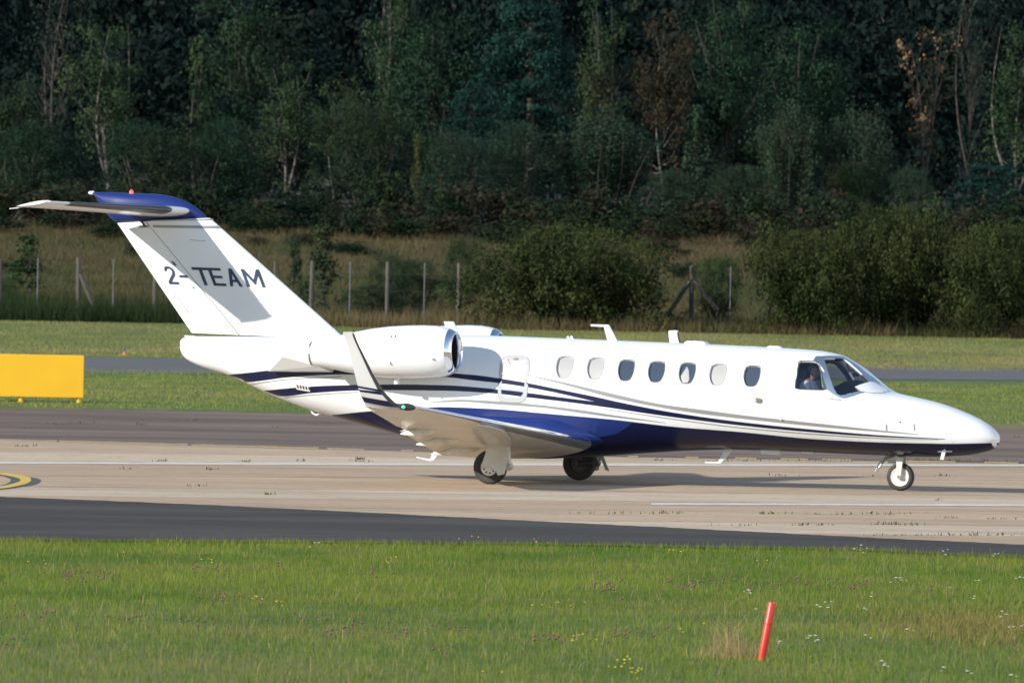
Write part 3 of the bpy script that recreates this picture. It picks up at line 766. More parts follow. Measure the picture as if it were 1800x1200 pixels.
# wings
M['winglet'] = mat('winglet_white', (.50,.52,.54), .35)
wr_le, wr_te = loc(1040,778,-.75), loc(786,800,-.75)
wt_le, wt_te = loc(734,716,-8.15), loc(640,712.5,-8.15)
WINGS = []
for s in (1, -1):
    fl = np.array([1, s, 1])
    A = (wr_le*fl, wr_te*fl, .14, Zv); B = (wt_le*fl, wt_te*fl, .115, Zv); S = lerp_secs(A, B, np.linspace(0, 1, 14))
    wing = aero('wing', S, 0, 1, M['wing_under'], n=22); WINGS.append(wing)
    aero('leading_edge', S, 0, .045, M['chrome'], wing, off=.004, n=10)
    # flap fairings, aileron and flap joints below the trailing edge
    for t in (.20, .38, .57):
        le, te = A[0]*(1-t)+B[0]*t, A[1]*(1-t)+B[1]*t; c = np.linalg.norm(le-te); prof = []
        ax = (te-le)/c; ax = ax + np.array([0, 0, -.05]); base = le + (te-le)*.60 + np.array([0, 0, -.045*c])
        Lf = c*.40; rr = []
        for q in np.linspace(0, 1, 12):
            r = .005 + .042*math.sin(math.pi*q**.8)**.8; ctr = base + ax*Lf*q
            rr.append([(ctr[0], ctr[1]+r*.75*math.cos(a), ctr[2]+r*1.5*math.sin(a)) for a in np.linspace(0, 2*math.pi, 12, endpoint=False)])
        MB().rings(rr).build('flap_fairing', M['dirty'], wing, smooth=50)
    flap = lerp_secs(A, B, np.linspace(.09, .56, 6))
    fs = []
    for le, te, tr, d in flap:
        ch = le - te; h = te + ch*.22 + np.array([0, 0, -.012]); fs.append((h, te + np.array([-.03, 0, -.05]), .09, d))
    aero('flap', fs, 0, 1, M['dirty'], wing)
    ail = lerp_secs(A, B, np.linspace(.60, .90, 4))
    fs = []
    for le, te, tr, d in ail: fs.append((te + (le-te)*.24 + np.array([0,0,-.010]), te + np.array([-.012,0,-.012]), .10, d))
    aero('aileron', fs, 0, 1, M['wing_under'], wing)
    # winglet
    Wp = [(714,718,642,712,8.15),(704,714.5,640,706,8.22),(693,706.5,635,697,8.28),(681,694.5,632,688,8.33),(670,681.5,629.5,681,8.37),(655,655,622.5,653,8.45),(640,625,614,620,8.54),(627,598,606,595,8.61),(622.5,586,602.5,584.5,8.65),(619,583,603.5,583,8.66)]
    ws = []
    for a, b, c, d, lat in Wp:
        ws.append((loc(a,b,-lat)*fl, loc(c,d,-lat)*fl, .085, (0, .98, .2*s) if lat > 8.25 else (0, .6, .8*s)))
    wl = aero('winglet', ws, 0, 1, M['winglet'], wing, n=14)
    aero('winglet_boot', ws[1:-1], 0, .17, M['boot'], wl, off=.004, n=8)
    aero('winglet_blue', lerp_secs(ws[1], ws[2], (0, .5, 1)) + lerp_secs(ws[2], ws[3], (.05,)), 0.06, .999, M['navy'], wl, off=.0035)
    aero('winglet_stripe', [tuple(np.array(ws[3][i])*(1-t)+np.array(ws[4][i])*t if i != 2 else .085 for i in range(4)) for t in (.0, .5)], .06, .999, M['navy'], wl, off=.0035)
    def wcut(k0, t0, k1, t1):
        q = lambda k, t: lerp_secs(ws[k], ws[k+1], (t,))[0]
        a, b = q(k0, t0), q(k1, t1)
        return (a[0], b[1], .085, a[3])
    aero('winglet_stripe', [wcut(3, .45, 4, .0), wcut(3, .75, 4, .12)], .06, .999, M['navy'], wl, off=.0045)
    # tip lens and light
    p0, p1 = loc(700,714,-8.2)*fl, loc(733,716.5,-8.13)*fl; rr = []
    for q in np.linspace(0, 1, 12):
        r = .004 + .072*math.sin(math.pi*min(q*.8+.12, 1)); ctr = p0*(1-q)+p1*q
        rr.append([(ctr[0], ctr[1]+r*.6*math.cos(a), ctr[2]+r*.78*math.sin(a)) for a in np.linspace(0, 2*math.pi, 14, endpoint=False)])
    ln = MB().rings(rr).build('tip_lens', M['lens'], wing, smooth=60)
    if s == 1:
        mb = MB(); mb.lathe([(-.03,.004),(-.02,.018),(0,.026),(.02,.018),(.03,.004)], loc(709,715,-8.26), (1,0,0), 12, True); mb.build('green_lamp', M['green_lamp'], ln, smooth=60)

# engines
E0, E1 = loc(803.5,617.5,-1.17), loc(552,621,-1.17)
for s in (1, -1):
    fl = np.array([1, s, 1]); a, b = E0*fl, E1*fl; ax = (b-a)/np.linalg.norm(b-a); Ln = np.linalg.norm(b-a)
    prof = [(.06,.345),(.10,.372),(.20,.402),(.35,.425),(.55,.436),(.85,.436),(1.15,.425),(1.45,.395),(1.75,.345),(2.0,.295),(2.25,.245),(Ln-.02,.212),(Ln,.205),(Ln,.19),(Ln-.25,.20)]
    nac = MB().lathe(prof, a, ax, 48).build('engine_nacelle', M['white'], jet, smooth=50)
    MB().lathe([(.105,.3755),(.06,.352),(.025,.330),(.006,.312),(0,.300),(.005,.288),(.03,.276),(.09,.268),(.16,.268)], a, ax, 48).build('inlet_lip', M['chrome'], nac, smooth=60)
    MB().lathe([(.16,.268),(.30,.285),(.55,.29)], a, ax, 40).build('inlet_duct', M['steel_and_shade'], nac, smooth=60)
    mb = MB(); mb.lathe([(.52,.285),(.52,.002)], a, ax, 40); mb.build('fan_backing', M['black'], nac)
    mb = MB()
    fv = Vector(tuple(ax)); e1 = (Vector((0,0,1)) - fv*fv.z).normalized(); e2 = fv.cross(e1); av = Vector(tuple(a))
    for k in range(19):
        th = 2*math.pi*k/19; r1 = e1*math.cos(th)+e2*math.sin(th); tg = -e1*math.sin(th)+e2*math.cos(th)
        q = [av+fv*.44+r1*.07-tg*.012, av+fv*.42+r1*.282-tg*.045, av+fv*.50+r1*.282+tg*.045, av+fv*.50+r1*.07+tg*.012]
        mb.add(q, [(0,1,2,3)])
    mb.build('fan_blades', M['steel_and_shade'], nac)['kind'] = 'stuff'
    MB().lathe([(.30,.003),(.34,.035),(.42,.075),(.50,.095)], a, ax, 20).build('spinner', M['steel_and_shade'], nac, smooth=60)
    MB().lathe([(Ln-.02,.2095),(Ln+.035,.200),(Ln+.035,.188),(Ln-.2,.19)], a, ax, 32).build('exhaust_ring', M['steel'], nac, smooth=40)
    MB().lathe([(Ln-.30,.19),(Ln-.30,.06),(Ln-.02,.05),(Ln+.06,.01)], a, ax, 24).build('exhaust_cone', M['steel_and_shade'], nac, smooth=50)
    # rows of fasteners
    mb = MB()
    for k in range(14):
        th = 2*math.pi*k/28 + .1
        p = av+fv*.36 + (e1*math.cos(th)+e2*math.sin(th))*.4265
        mb.box(p, (.014,.014,.014))
    for k in range(15):
        d = .45+k*.085; r = float(np.interp(d, [q[0] for q in prof[:13]], [q[1] for q in prof[:13]]))
        sgn = 1 if (e2.y*s) < 0 else -1
        mb.box(av+fv*d + e2*sgn*(r+.0005), (.013,.008,.013))
    mb.build('fasteners', M['panel_line'], nac)['kind'] = 'stuff'
    sg = 1 if (e2.y*s) < 0 else -1
    for d, th, dx, dz in ((.95,.62,.012,.05), (1.02,.62,.012,.05), (1.02,-.42,.012,.05), (.28,-.30,.03,.03), (.98,-.95,.03,.025)):
        r = float(np.interp(d, [q[0] for q in prof[:13]], [q[1] for q in prof[:13]]))
        MB().box(av+fv*d + (e2*sg*math.cos(th)+e1*math.sin(th))*r, (dx,.03,dz)).build('nacelle_latch', M['panel_line'], nac)
    p = av+fv*1.05 - e1*.43; MB().tube([p, p-e1*.09], [.05,.045], 10).build('drain_mast', M['white'], nac, smooth=40)
    # pylon
    y0, y1 = -.45*s, -.95*s
    rr = []
    for y in np.linspace(0, 1, 4):
        yy = y0*(1-y)+y1*y; c0, c1 = loc(775,628,0)[0], loc(505 + 12*y,640,0)[0]; zc = (a[2]+b[2])/2 - .03
        ring = []
        for k in range(24):
            t = 2*math.pi*k/24; cx_ = (c0+c1)/2 + (c0-c1)/2*math.cos(t); th = .115*abs(math.sin(t))**.8*(1 if math.cos(t) > -.2 else max(.12, 1+math.cos(t)*.9))
            ring.append((cx_, yy, zc - .02 + math.copysign(th, math.sin(t)) + (-.06*(1-y) if math.cos(t) < 0 else 0)))
        rr.append(ring)
    MB().rings(rr).build('engine_pylon', M['white'], jet, smooth=50)

    P = [loc(x, y, -l)*fl for x, y, l in ((472,652.5,.60),(497,627,1.0),(552,628,1.06),(557,643,1.03),(585,654,.74))]
    MB().prism(P, (0, .06*s, .05)).build('pylon_fairing', M['white'], jet)

# antennas and fittings
def fin_plate(name, pts, lat, th, m='white', parent=jet):
    P = [loc(x, y, lat) + np.array([0, th/2, 0]) for x, y in pts]
    return MB().prism(P, (0, -th, 0)).build(name, M[m], parent, bevel=min(.012, th*.3))
Z3 = lambda P: [(850+x/3.529, 540+y/3.529) for x, y in P]
Z2 = lambda P: [(500+x/3.529, 540+y/3.529) for x, y in P]
Z4 = lambda P: [(1300+x/3.6, 580+y/3.6) for x, y in P]
fin_plate('blade_antenna', Z3([(665,105),(778,108),(838,222),(775,222),(748,122),(668,118)]), 0, .05, parent=fus)
fin_plate('blade_antenna', Z2([(990,88),(1050,88),(1088,178),(1018,178)]), 0, .06, parent=fus)
fin_plate('top_stub', Z3([(517,180),(530,178),(538,206),(518,206)]), -.06, .03, parent=fus)
fin_plate('top_stub', Z3([(540,178),(550,176),(564,206),(542,206)]), .06, .03, parent=fus)
fin_plate('antenna_fairing', Z3([(1258,216),(1275,208),(1370,210),(1388,222),(1386,248),(1256,244)]), 0, .22, parent=fus)
fin_plate('top_stub', Z3([(1105,224),(1120,219),(1160,221),(1172,236),(1105,234)]), 0, .10, parent=fus)
fin_plate('top_stub', Z4([(62,106),(72,102),(115,104),(122,120),(60,118)]), 0, .10, parent=fus)
fin_plate('top_stub', Z4([(178,108),(195,100),(250,101),(272,112),(268,122),(180,120)]), 0, .14, parent=fus)
fin_plate('belly_antenna', Z3([(1478,830),(1555,875),(1475,968),(1375,966),(1376,957),(1458,957),(1497,880)]), 0, .05, parent=fus)
fin_plate('belly_antenna', Z2([(820,925),(905,941),(935,880),(982,880),(932,948),(905,953),(820,933)]), -.1, .05, parent=fus)
fin_plate('belly_fairing', Z4([(140,748),(150,745),(260,748),(262,790),(138,782)]), 0, .16, parent=fus)
fin_plate('belly_fairing', Z4([(390,760),(480,764),(470,783),(400,778)]), 0, .14, parent=fus)
fin_plate('rudder_gap_plate', [(325,589),(424,597),(424,600),(328,600)], 0, .05, 'white', fus)
MB().tube([loc(545,717,0), loc(550,726,0), loc(556,729.5,0), loc(567,724,0), loc(571,723,0)], .018, 8).build('tow_loop', M['white'], fus, smooth=50)
MB().tube([loc(305,611.5,0), loc(318,611,0)], .006, 6).build('tail_probe', M['steel'], fus)
p = on_skin(1662, 786, .0)
MB().tube([p, p+np.array([0,-.09,-.06])], [.02,.016], 8).tube([p+np.array([-.10,-.09,-.07]), p+np.array([.14,-.09,-.06])], [.014,.010], 8).build('pitot_probe', M['chrome'], fus, smooth=50)
MB().prism([p+np.array(q) for q in ((-.03,-.08,-.05),(.03,-.08,-.05),(.0,-.09,-.20),(-.06,-.09,-.20))], (0,-.012,0)).build('probe_blade', M['gearwhite'], fus)

# landing gear
def wheel(c, R, hw, rim_r, parent, side, holes, rim_m='rim'):
    ax = (0, 1, 0); c = np.array(c)
    pr = [(-hw*.62, rim_r), (-hw*.92, rim_r*1.06), (-hw, (R+rim_r)/2), (-hw*.9, R*.92), (-hw*.55, R*.985), (0, R), (hw*.55, R*.985), (hw*.9, R*.92), (hw, (R+rim_r)/2), (hw*.92, rim_r*1.06), (hw*.62, rim_r)]
    ty = MB().lathe(pr, c, ax, 48).build('tyre', M['tyre'], parent, smooth=50)
    q = -1 if side < 0 else 1
    rm = MB().lathe([(q*hw*.80, rim_r*1.06), (q*hw*.95, rim_r*1.0), (q*hw*.88, rim_r*.90), (q*hw*.76, rim_r*.76), (q*hw*.80, rim_r*.42), (q*hw*.98, rim_r*.34), (q*hw*1.02, rim_r*.12), (q*hw*1.02, .002)], c, ax, 40).lathe([(-q*hw*.62, rim_r), (-q*hw*.5, .002)], c, ax, 40).build('rim', M[rim_m], parent, smooth=40)
    return ty, rm
for s in (1, -1):
    c = loc(862, 826, -2.38); c[2] = .275; c = c*np.array([1, s, 1])
    up = c + np.array([.24, .02*s, .52]); kn = c + np.array([.30, .03*s, .02])
    gear = MB().tube([up + np.array([0,0,.12]), kn], [.055,.05], 12).tube([kn + np.array([0,.06*s,0]), kn + np.array([0,-.08*s,0])], .065, 12).tube([kn, c + np.array([.03,.10*s,.0])], [.045,.05], 10).tube([c + np.array([0,.16*s,0]), c + np.array([0,-.05*s,0])], .04, 10).tube([up + np.array([-.10,.06*s,-.12]), c + np.array([.05,.10*s,.08])], [.035,.03], 10).build('main_landing_gear', M['gearwhite'] if s == 1 else M['steel_and_shade'], jet, smooth=45)  # left leg and rim coloured dark, painting the shadow under the wing
    ty, rm = wheel(c, .278, .092, .135, gear, -s, 10, 'rim' if s == 1 else 'steel_and_shade')
    for k in range(9):
        th = 2*math.pi*k/9; p = c + np.array([math.cos(th)*.094, -s*.0735, math.sin(th)*.094])
        MB().lathe([(-.014,.015),(.0,.015),(.0,.001)], p, (0,-s,0), 10, False).build('rim_hole', M['black'], gear)
    # leg door (outboard) and wing door
    dd = [(858,783),(898.5,783),(887,833),(875.5,835.5),(871,825.5),(865,821.5),(859,820),(846,820),(850,808)]
    P = [loc(x, y, -2.52)*np.array([1, s, 1]) for x, y in dd]
    MB().prism(P, (0, -.02*s, 0)).build('gear_leg_door', M['gearwhite'], gear, bevel=.005)
    under = lambda x, y, d: (loc(x, y, -2.50 - (784-y)*.0775 - d))*np.array([1, s, 1])
    dd = [(838,747),(862,750),(884,757),(899,772),(900,784.5),(857,784.5),(852,765),(846,756)]
    MB().prism([under(x, y, .10) for x, y in dd], (0, 0, .012)).build('wing_gear_door', M['gearwhite'], gear)
    MB().prism([under(x, y, .05) for x, y in ((825,744.5),(838,746.5),(846,755),(853,766.5),(842,762),(831,751))], (0, 0, .008)).build('wheel_well', M['steel_and_shade'], gear)
    if s == -1:
        P = [loc(x, y, 2.2) for x, y in ((1052,795),(1060,798),(1071.5,828),(1065,826))]
        MB().prism(P, (0, -.02, 0)).build('gear_leg_door', M['steel'], gear)

# nose gear
c = loc(1583, 843, 0); c[2] = .229; c[1] = 0
kn = c + np.array([-.01, 0, .26]); tp = loc(1578, 796, 0); tp[1] = 0
ng = MB().tube([tp, kn + np.array([0,0,.06])], [.035,.032], 12).build('nose_landing_gear', M['steel'], jet, smooth=45)
wheel(c, .229, .058, .150, ng, -1, 0, 'gearwhite')
for s in (1, -1):
    P = [(c[0]-.055, s*.085, kn[2]+.10), (c[0]+.065, s*.085, kn[2]+.10), (c[0]+.06, s*.085, kn[2]-.02), (c[0]+.028, s*.085, c[2]-.03), (c[0]-.028, s*.085, c[2]-.03), (c[0]-.05, s*.085, kn[2]-.02)]
    MB().prism(P, (0, s*.025, 0)).build('fork_arm', M['gearwhite'], ng, bevel=.006)
MB().box(kn + np.array([0,0,.085]), (.11,.19,.06)).build('fork_crown', M['gearwhite'], ng, bevel=.012)
MB().lathe([(-.125,.03),(.125,.03)], c, (0,1,0), 14, True).build('axle', M['chrome'], ng, smooth=40)
MB().tube([tp + np.array([-.05,0,-.05]), loc(1556,806,0), loc(1545,822,0)], [.018,.02,.016], 8).build('drag_brace', M['steel'], ng, smooth=40)
MB().prism([loc(x, y, .10) for x, y in ((1561,797),(1568,799),(1552,812),(1542,829),(1537,829),(1545,812))], (0,.02,0)).build('nose_gear_door', M['steel'], ng, bevel=.004)
MB().tube([loc(1561,813,-.02), loc(1575,813.5,-.02)], .022, 8).build('taxi_light', M['gearwhite'], ng, smooth=40)
MB().prism([loc(x, y, -.16) for x, y in ((1575,800),(1581,793),(1604,791),(1605,795),(1590,799),(1588,803),(1580,803))], (0,.015,0)).build('nose_gear_door', M['steel_and_shade'], ng)

# cockpit: glareshield, seats, control yoke
zc, h, w = sec(mid(1495))
gs = []
for i, (px, py, ww) in enumerate([(1462,690,.60),(1472,676,.63),(1486,668,.62),(1500,668,.60),(1516,672,.54),(1532,676,.42)]):
    p = loc(px, py, -.3); gs.append([(p[0], -ww+2*ww*k/10, p[2] - .06*abs(k/5-1)**2) for k in range(11)])
bt_ = [[(v[0], v[1]*.9, v[2]-.14) for v in r] for r in gs]
mb = MB(); mb.grid(gs); mb.grid(bt_[::-1]); mb.grid([gs[0], bt_[0]]); mb.grid([bt_[-1], gs[-1]]); mb.build('glareshield', M['black'], fus, smooth=60)
for s in (-1, 1):
    p = loc(1416, 700, -.36); x = p[0]
    mb = MB(); mb.box((x-.06, .34*s, p[2]+.02), (.10,.36,.55)); mb.box((x-.06, .34*s, p[2]+.40), (.08,.20,.16)); mb.box((x+.24, .36*s, p[2]-.18), (.5,.42,.12))
    mb.build('pilot_seat', M['interior'], fus, bevel=.03)
MB().tube([loc(1487,633,.1), loc(1489,642,.1), loc(1494,650,.1), loc(1501,652,.1)], .016, 8).build('compass_mount', M['black'], fus, smooth=40)
MB().box(loc(1505,658,.1), (.10,.10,.07)).build('standby_compass', M['black'], fus, bevel=.015)

# ------------------------------------------------------------------ person in the right-hand seat
M['skin'] = mat('skin', (.45,.23,.15), .5); M['shirt'] = mat('white_shirt', (.75,.77,.82), .8); M['hair'] = mat('grey_hair', (.14,.11,.09), .8)
def to_world(p): return ORG + FW*p[0] + LF*p[1] + np.array([0, 0, p[2]])
hd = loc(1432, 655, -.44)
pj = {'pelvis': (-.16,0,-.62,.15,.16), 'waist': (-.15,0,-.47,.13,.16), 'chest': (-.10,0,-.28,.13,.185), 'shoulder': (-.09,0,-.17,.08,.12), 'neck': (-.05,0,-.115,.055,.055), 'jaw': (-.01,0,-.045,.072,.066), 'head': (-.015,0,.035,.098,.078), 'crown': (-.025,0,.10,.062,.055)}
arms = {}
for s in (-1, 1):
    arms[s] = [(-.09,.17*s,-.18,.062,.062), (.02,.23*s,-.40,.048,.048), (.25,.17*s,-.42,.036,.036), (.33,.15*s,-.40,.04,.025)]
V, E, Rr = [], [], []
def addv(t): V.append(hd + np.array(t[:3])); Rr.append(t[3:]); return len(V)-1
ch = [addv(pj[k]) for k in ('pelvis','waist','chest','shoulder','neck','jaw','head','crown')]
E += list(zip(ch[:-1], ch[1:]))
for s in (-1, 1):
    prev = ch[3]
    for t in arms[s]:
        i = addv(t); E.append((prev, i)); prev = i
    leg0 = addv((-.10,.09*s,-.64,.09,.09)); leg1 = addv((.36,.11*s,-.58,.07,.07)); leg2 = addv((.46,.11*s,-.86,.05,.05))
    E += [(ch[0], leg0), (leg0, leg1), (leg1, leg2)]
    for k in range(5):                                   # five fingers closed on the yoke
        base = np.array([.36, .15*s + (k-2)*.018, -.395 + (.02 if k == (4 if s < 0 else 0) else 0)])
        a = addv((*base, .011, .011)); b = addv((*(base+np.array([.035,0,-.012])), .009, .009)); c2 = addv((*(base+np.array([.03,0,-.035])), .008, .008))
        E += [(prev, a), (a, b), (b, c2)]
me = bpy.data.meshes.new('person'); me.from_pydata([tuple(to_world(v)) for v in V], E, [])
tmp = bpy.data.objects.new('person_tmp', me); COL.objects.link(tmp)
sk = tmp.modifiers.new('skin', 'SKIN'); sk.use_smooth_shade = True
for i, r in enumerate(Rr): me.skin_vertices[0].data[i].radius = r
me.skin_vertices[0].data[0].use_root = True
sb = tmp.modifiers.new('sub', 'SUBSURF'); sb.levels = 2
bpy.context.view_layer.update()
pme = bpy.data.meshes.new_from_object(tmp.evaluated_get(bpy.context.evaluated_depsgraph_get()))
bpy.data.objects.remove(tmp); bpy.data.meshes.remove(me)
H0 = to_world(hd)
pv = empty('person', to_world(hd + np.array([-.1, 0, -.72])))
for v in pme.vertices: v.co -= pv.location
person = link('body', pme, [M['shirt'], M['skin'], M['interior']], pv)
for p in pme.polygons:
    c = np.array(p.center) + np.array(pv.location) - H0
    f, zz = c @ FW, c[2]
    p.material_index = 1 if (zz > -.125 or f > .30) and not (zz < -.5) else (2 if zz < -.50 else 0)
    p.use_smooth = True
def head_part(name, c, r, m):
    P = to_world(hd + np.array(c)) - np.array(pv.location); mb = MB(); rings = []
    for k in range(1, 8):
        t = math.pi*k/8; rings.append([P + np.array([0,0,r[2]*math.cos(t)]) + FW*r[0]*math.sin(t)*math.cos(a) + LF*r[1]*math.sin(t)*math.sin(a) for a in np.linspace(0, 2*math.pi, 12, endpoint=False)])
    return mb.rings(rings).build(name, m, pv, smooth=80)
head_part('hair', (-.045, 0, .055), (.075,.078,.075), M['hair'])
head_part('nose', (.085, 0, .0), (.022,.014,.024), M['skin'])
for s in (-1, 1):
    head_part('ear', (-.01, .075*s, .005), (.018,.012,.03), M['skin']); head_part('eye', (.075, .03*s, .03), (.012,.014,.010), M['black'])
head_part('mouth', (.072, 0, -.042), (.012,.024,.006), M['red_print'])
tag(pv, 'person in white shirt seated behind the cockpit side window of the jet', 'person')

# ------------------------------------------------------------------ yellow sign board, edge light, red post
SY = 251.0
a = at_depth(148, 624.5, SY); b = at_depth(148, 699, SY); zb = zt(SY)
sg = tag(empty('sign_board', (a[0]-1.7, SY, zb)), 'plain yellow sign board on short legs, cut by the left edge', 'sign')
W_, Hh = 3.4, a[2]-b[2]
MB().box((0, 0, b[2]-zb+Hh/2), (W_, .16, Hh)).build('board', M['yellow'], sg, bevel=.012)
for k in (-1.28, -.42, .30, 1.58):
    MB().tube([(k+.02, 0, -.05), (k+.02, 0, b[2]-zb+.02)], .045, 12).build('leg', M['yellow'], sg, smooth=40)
    MB().lathe([(-.01,.06),(.02,.06),(.03,.05)], (k+.02, 0, .0), (0,0,1), 12, True).build('foot_plate', M['yellow'], sg, smooth=30)

M['edge_blue'] = mat('blue_glass', (.02,.04,.22), .15); M['edge_orange'] = mat('orange_paint', (.55,.16,.03), .5)
p = ground_pt(219, 624)
el = tag(empty('taxiway_edge_light', p), 'small blue-topped orange light in the grass beside the far taxiway', 'light')
MB().lathe([(0,.06),(.05,.06),(.06,.03),(.10,.03),(.11,.04)], (0,0,0), (0,0,1), 14, True).build('base', M['edge_orange'], el, smooth=30)
MB().lathe([(.112,.038),(.16,.036),(.19,.025),(.20,.005)], (0,0,0), (0,0,1), 14, True).build('lens', M['edge_blue'], el, smooth=50)

b0 = ground_pt(1338.5, 1160); t0 = at_depth(1357.5, 1057.5, b0[1]) - b0
t0 = t0 + np.array([0, -.05, 0]); ln = np.linalg.norm(t0)
rp = tag(empty('marker_post', b0), 'leaning red plastic tube marker post in the foreground grass', 'post')
R = .037
MB().lathe([(-.12,R),(ln-.005,R),(ln,R-.003),(ln,R-.009),(ln-.25,R-.009)], (0,0,0), t0, 28).build('tube', M['red_post'], rp, smooth=40)
MB().lathe([(ln-.02,R-.0092),(ln-.018,.002)], (0,0,0), t0, 24).build('end_plug', M['red_print'], rp, smooth=40)
MB().lathe([(ln*.62,R+.0006),(ln*.63,R+.0009),(ln*.64,R+.0006)], (0,0,0), t0, 28).build('seam', M['red_post'], rp, smooth=40)

# ------------------------------------------------------------------ post and wire fence
FY = 370.0
def fx(px, py=500): return at_depth(px, py, FY)[0]
fence = tag(empty('wire_fence', (0, FY, zt(FY))), 'post and wire fence of weathered wooden posts before the rough field', 'fence')
def fpost(px, top, r, name, m, lean=0.0):
    z = at_depth(px, top, FY)[2] - zt(FY); x = fx(px, top)
    rg = random.Random(int(px)); 
    MB().tube([(x, 0, -.3), (x+lean*.5, .01, z*.5), (x+lean, 0, z-.02), (x+lean, 0, z)], [r, r*.97, r*.93, r*.8], 10).build(name, m, fence, smooth=40)
for px, top in ((-268,449),(-130,451),(1,453),(139.5,453),(274,456),(412,458),(548,458.5),(682,460),(808,462),(945,464),(1080,466),(1216.5,467),(1352,469),(1490,471),(1625,473),(1760,474),(1895,476)):
    fpost(px, top, .075, 'wooden_post', M['wood'], random.Random(int(px)).uniform(-.03,.03))
for px in (-60, 67, 200, 345, 483, 616, 747, 877, 1010, 1148, 1285, 1420, 1555, 1690, 1830):
    fpost(px, 453+px*.0115, .024, 'metal_stake', M['galv'])
for (xa, ya, xb, yb) in ((141,482,166,541),(1214,492,1172,556),(1219,492,1262,546)):
    A, B = at_depth(xa, ya, FY), at_depth(xb, yb, FY); o = np.array([0, FY, zt(FY)])
    MB().tube([A-o+np.array([0,-.02,0]), B-o+np.array([0,-.15,0])], .07, 8).build('brace', M['wood'], fence, smooth=40)
for hgt in (.55, 1.1, 1.65):
    P = [(x, -.09, hgt + .02*math.sin(x*2.1)) for x in np.linspace(fx(-268), fx(1895), 60)]
    MB().tube(P, .003, 4).build('wire', M['wire'], fence)

# ------------------------------------------------------------------ vegetation
rng = np.random.default_rng(7)
def unit(n, r=rng):
    v = r.normal(size=(n, 3)); return v/np.linalg.norm(v, axis=1, keepdims=True)
def leaf_quads(P, size, r, upright=0.0, aspect=.55, N=None):
    n = len(P); a = unit(n, r); a[:, 2] += upright*np.sign(a[:, 2]+.2)
    if N is None: nn = unit(n, r)
    else:
        nn = N + .42*unit(n, r); nn /= np.linalg.norm(nn, axis=1, keepdims=True) + 1e-9
    a -= nn*(a*nn).sum(1, keepdims=True); a /= np.linalg.norm(a, axis=1, keepdims=True) + 1e-9
    b = np.cross(nn, a)
    s = size*(.6+.8*r.random(n))[:, None]
    V = np.stack([P-a*s, P-b*s*aspect, P+a*s, P+b*s*aspect], 1).reshape(-1, 3)
    return V, np.arange(4*n).reshape(-1, 4)
def clumps(r, n, per, ctr_fn, cr, flat=1.0):
    C = ctr_fn(n); rad = cr*(.6+.8*r.random(n))
    k = r.integers(0, n, n*per)
    off = r.normal(size=(n*per, 3))*.55; off[:, 2] *= flat
    global NRM
    NRM = off/(np.linalg.norm(off, axis=1, keepdims=True)+1e-9) + np.array([0, 0, .15])
    return C, C[k] + off*rad[k][:, None], np.clip(.48+.28*r.normal(size=n), 0, 1)[k]
def ellipsoid(r, rx, rz, zc, bias=.45, squash_low=1.0):
    def f(n):
        d = unit(n, r); q = r.random(n)**bias
        # uneven outline: the radius wobbles with direction
        wob = 1 + .22*np.sin(3*np.arctan2(d[:,1], d[:,0])+1.3) + .18*np.sin(5*d[:,2]+2*d[:,0]*3)
        P = d*(q*wob)[:, None]*np.array([rx, rx, rz]); P[:, 2] = np.where(P[:, 2] < 0, P[:, 2]*squash_low, P[:, 2])
        return P + np.array([0, 0, zc])
    return f
PROTO = {}; PW = {'hedge': 18.6, 'gorse': 11.0}
def limb(mb, a, b, r0, r1, r, sag=.1, n=5):
    a, b = np.array(a, float), np.array(b, float); pts = []
    w = r.normal(size=3)*np.linalg.norm(b-a)*sag
    for i in range(n+1):
        t = i/n; pts.append(a*(1-t)+b*t + w*math.sin(math.pi*t))
    mb.tube(pts, list(np.linspace(r0, r1, n+1)), 6)
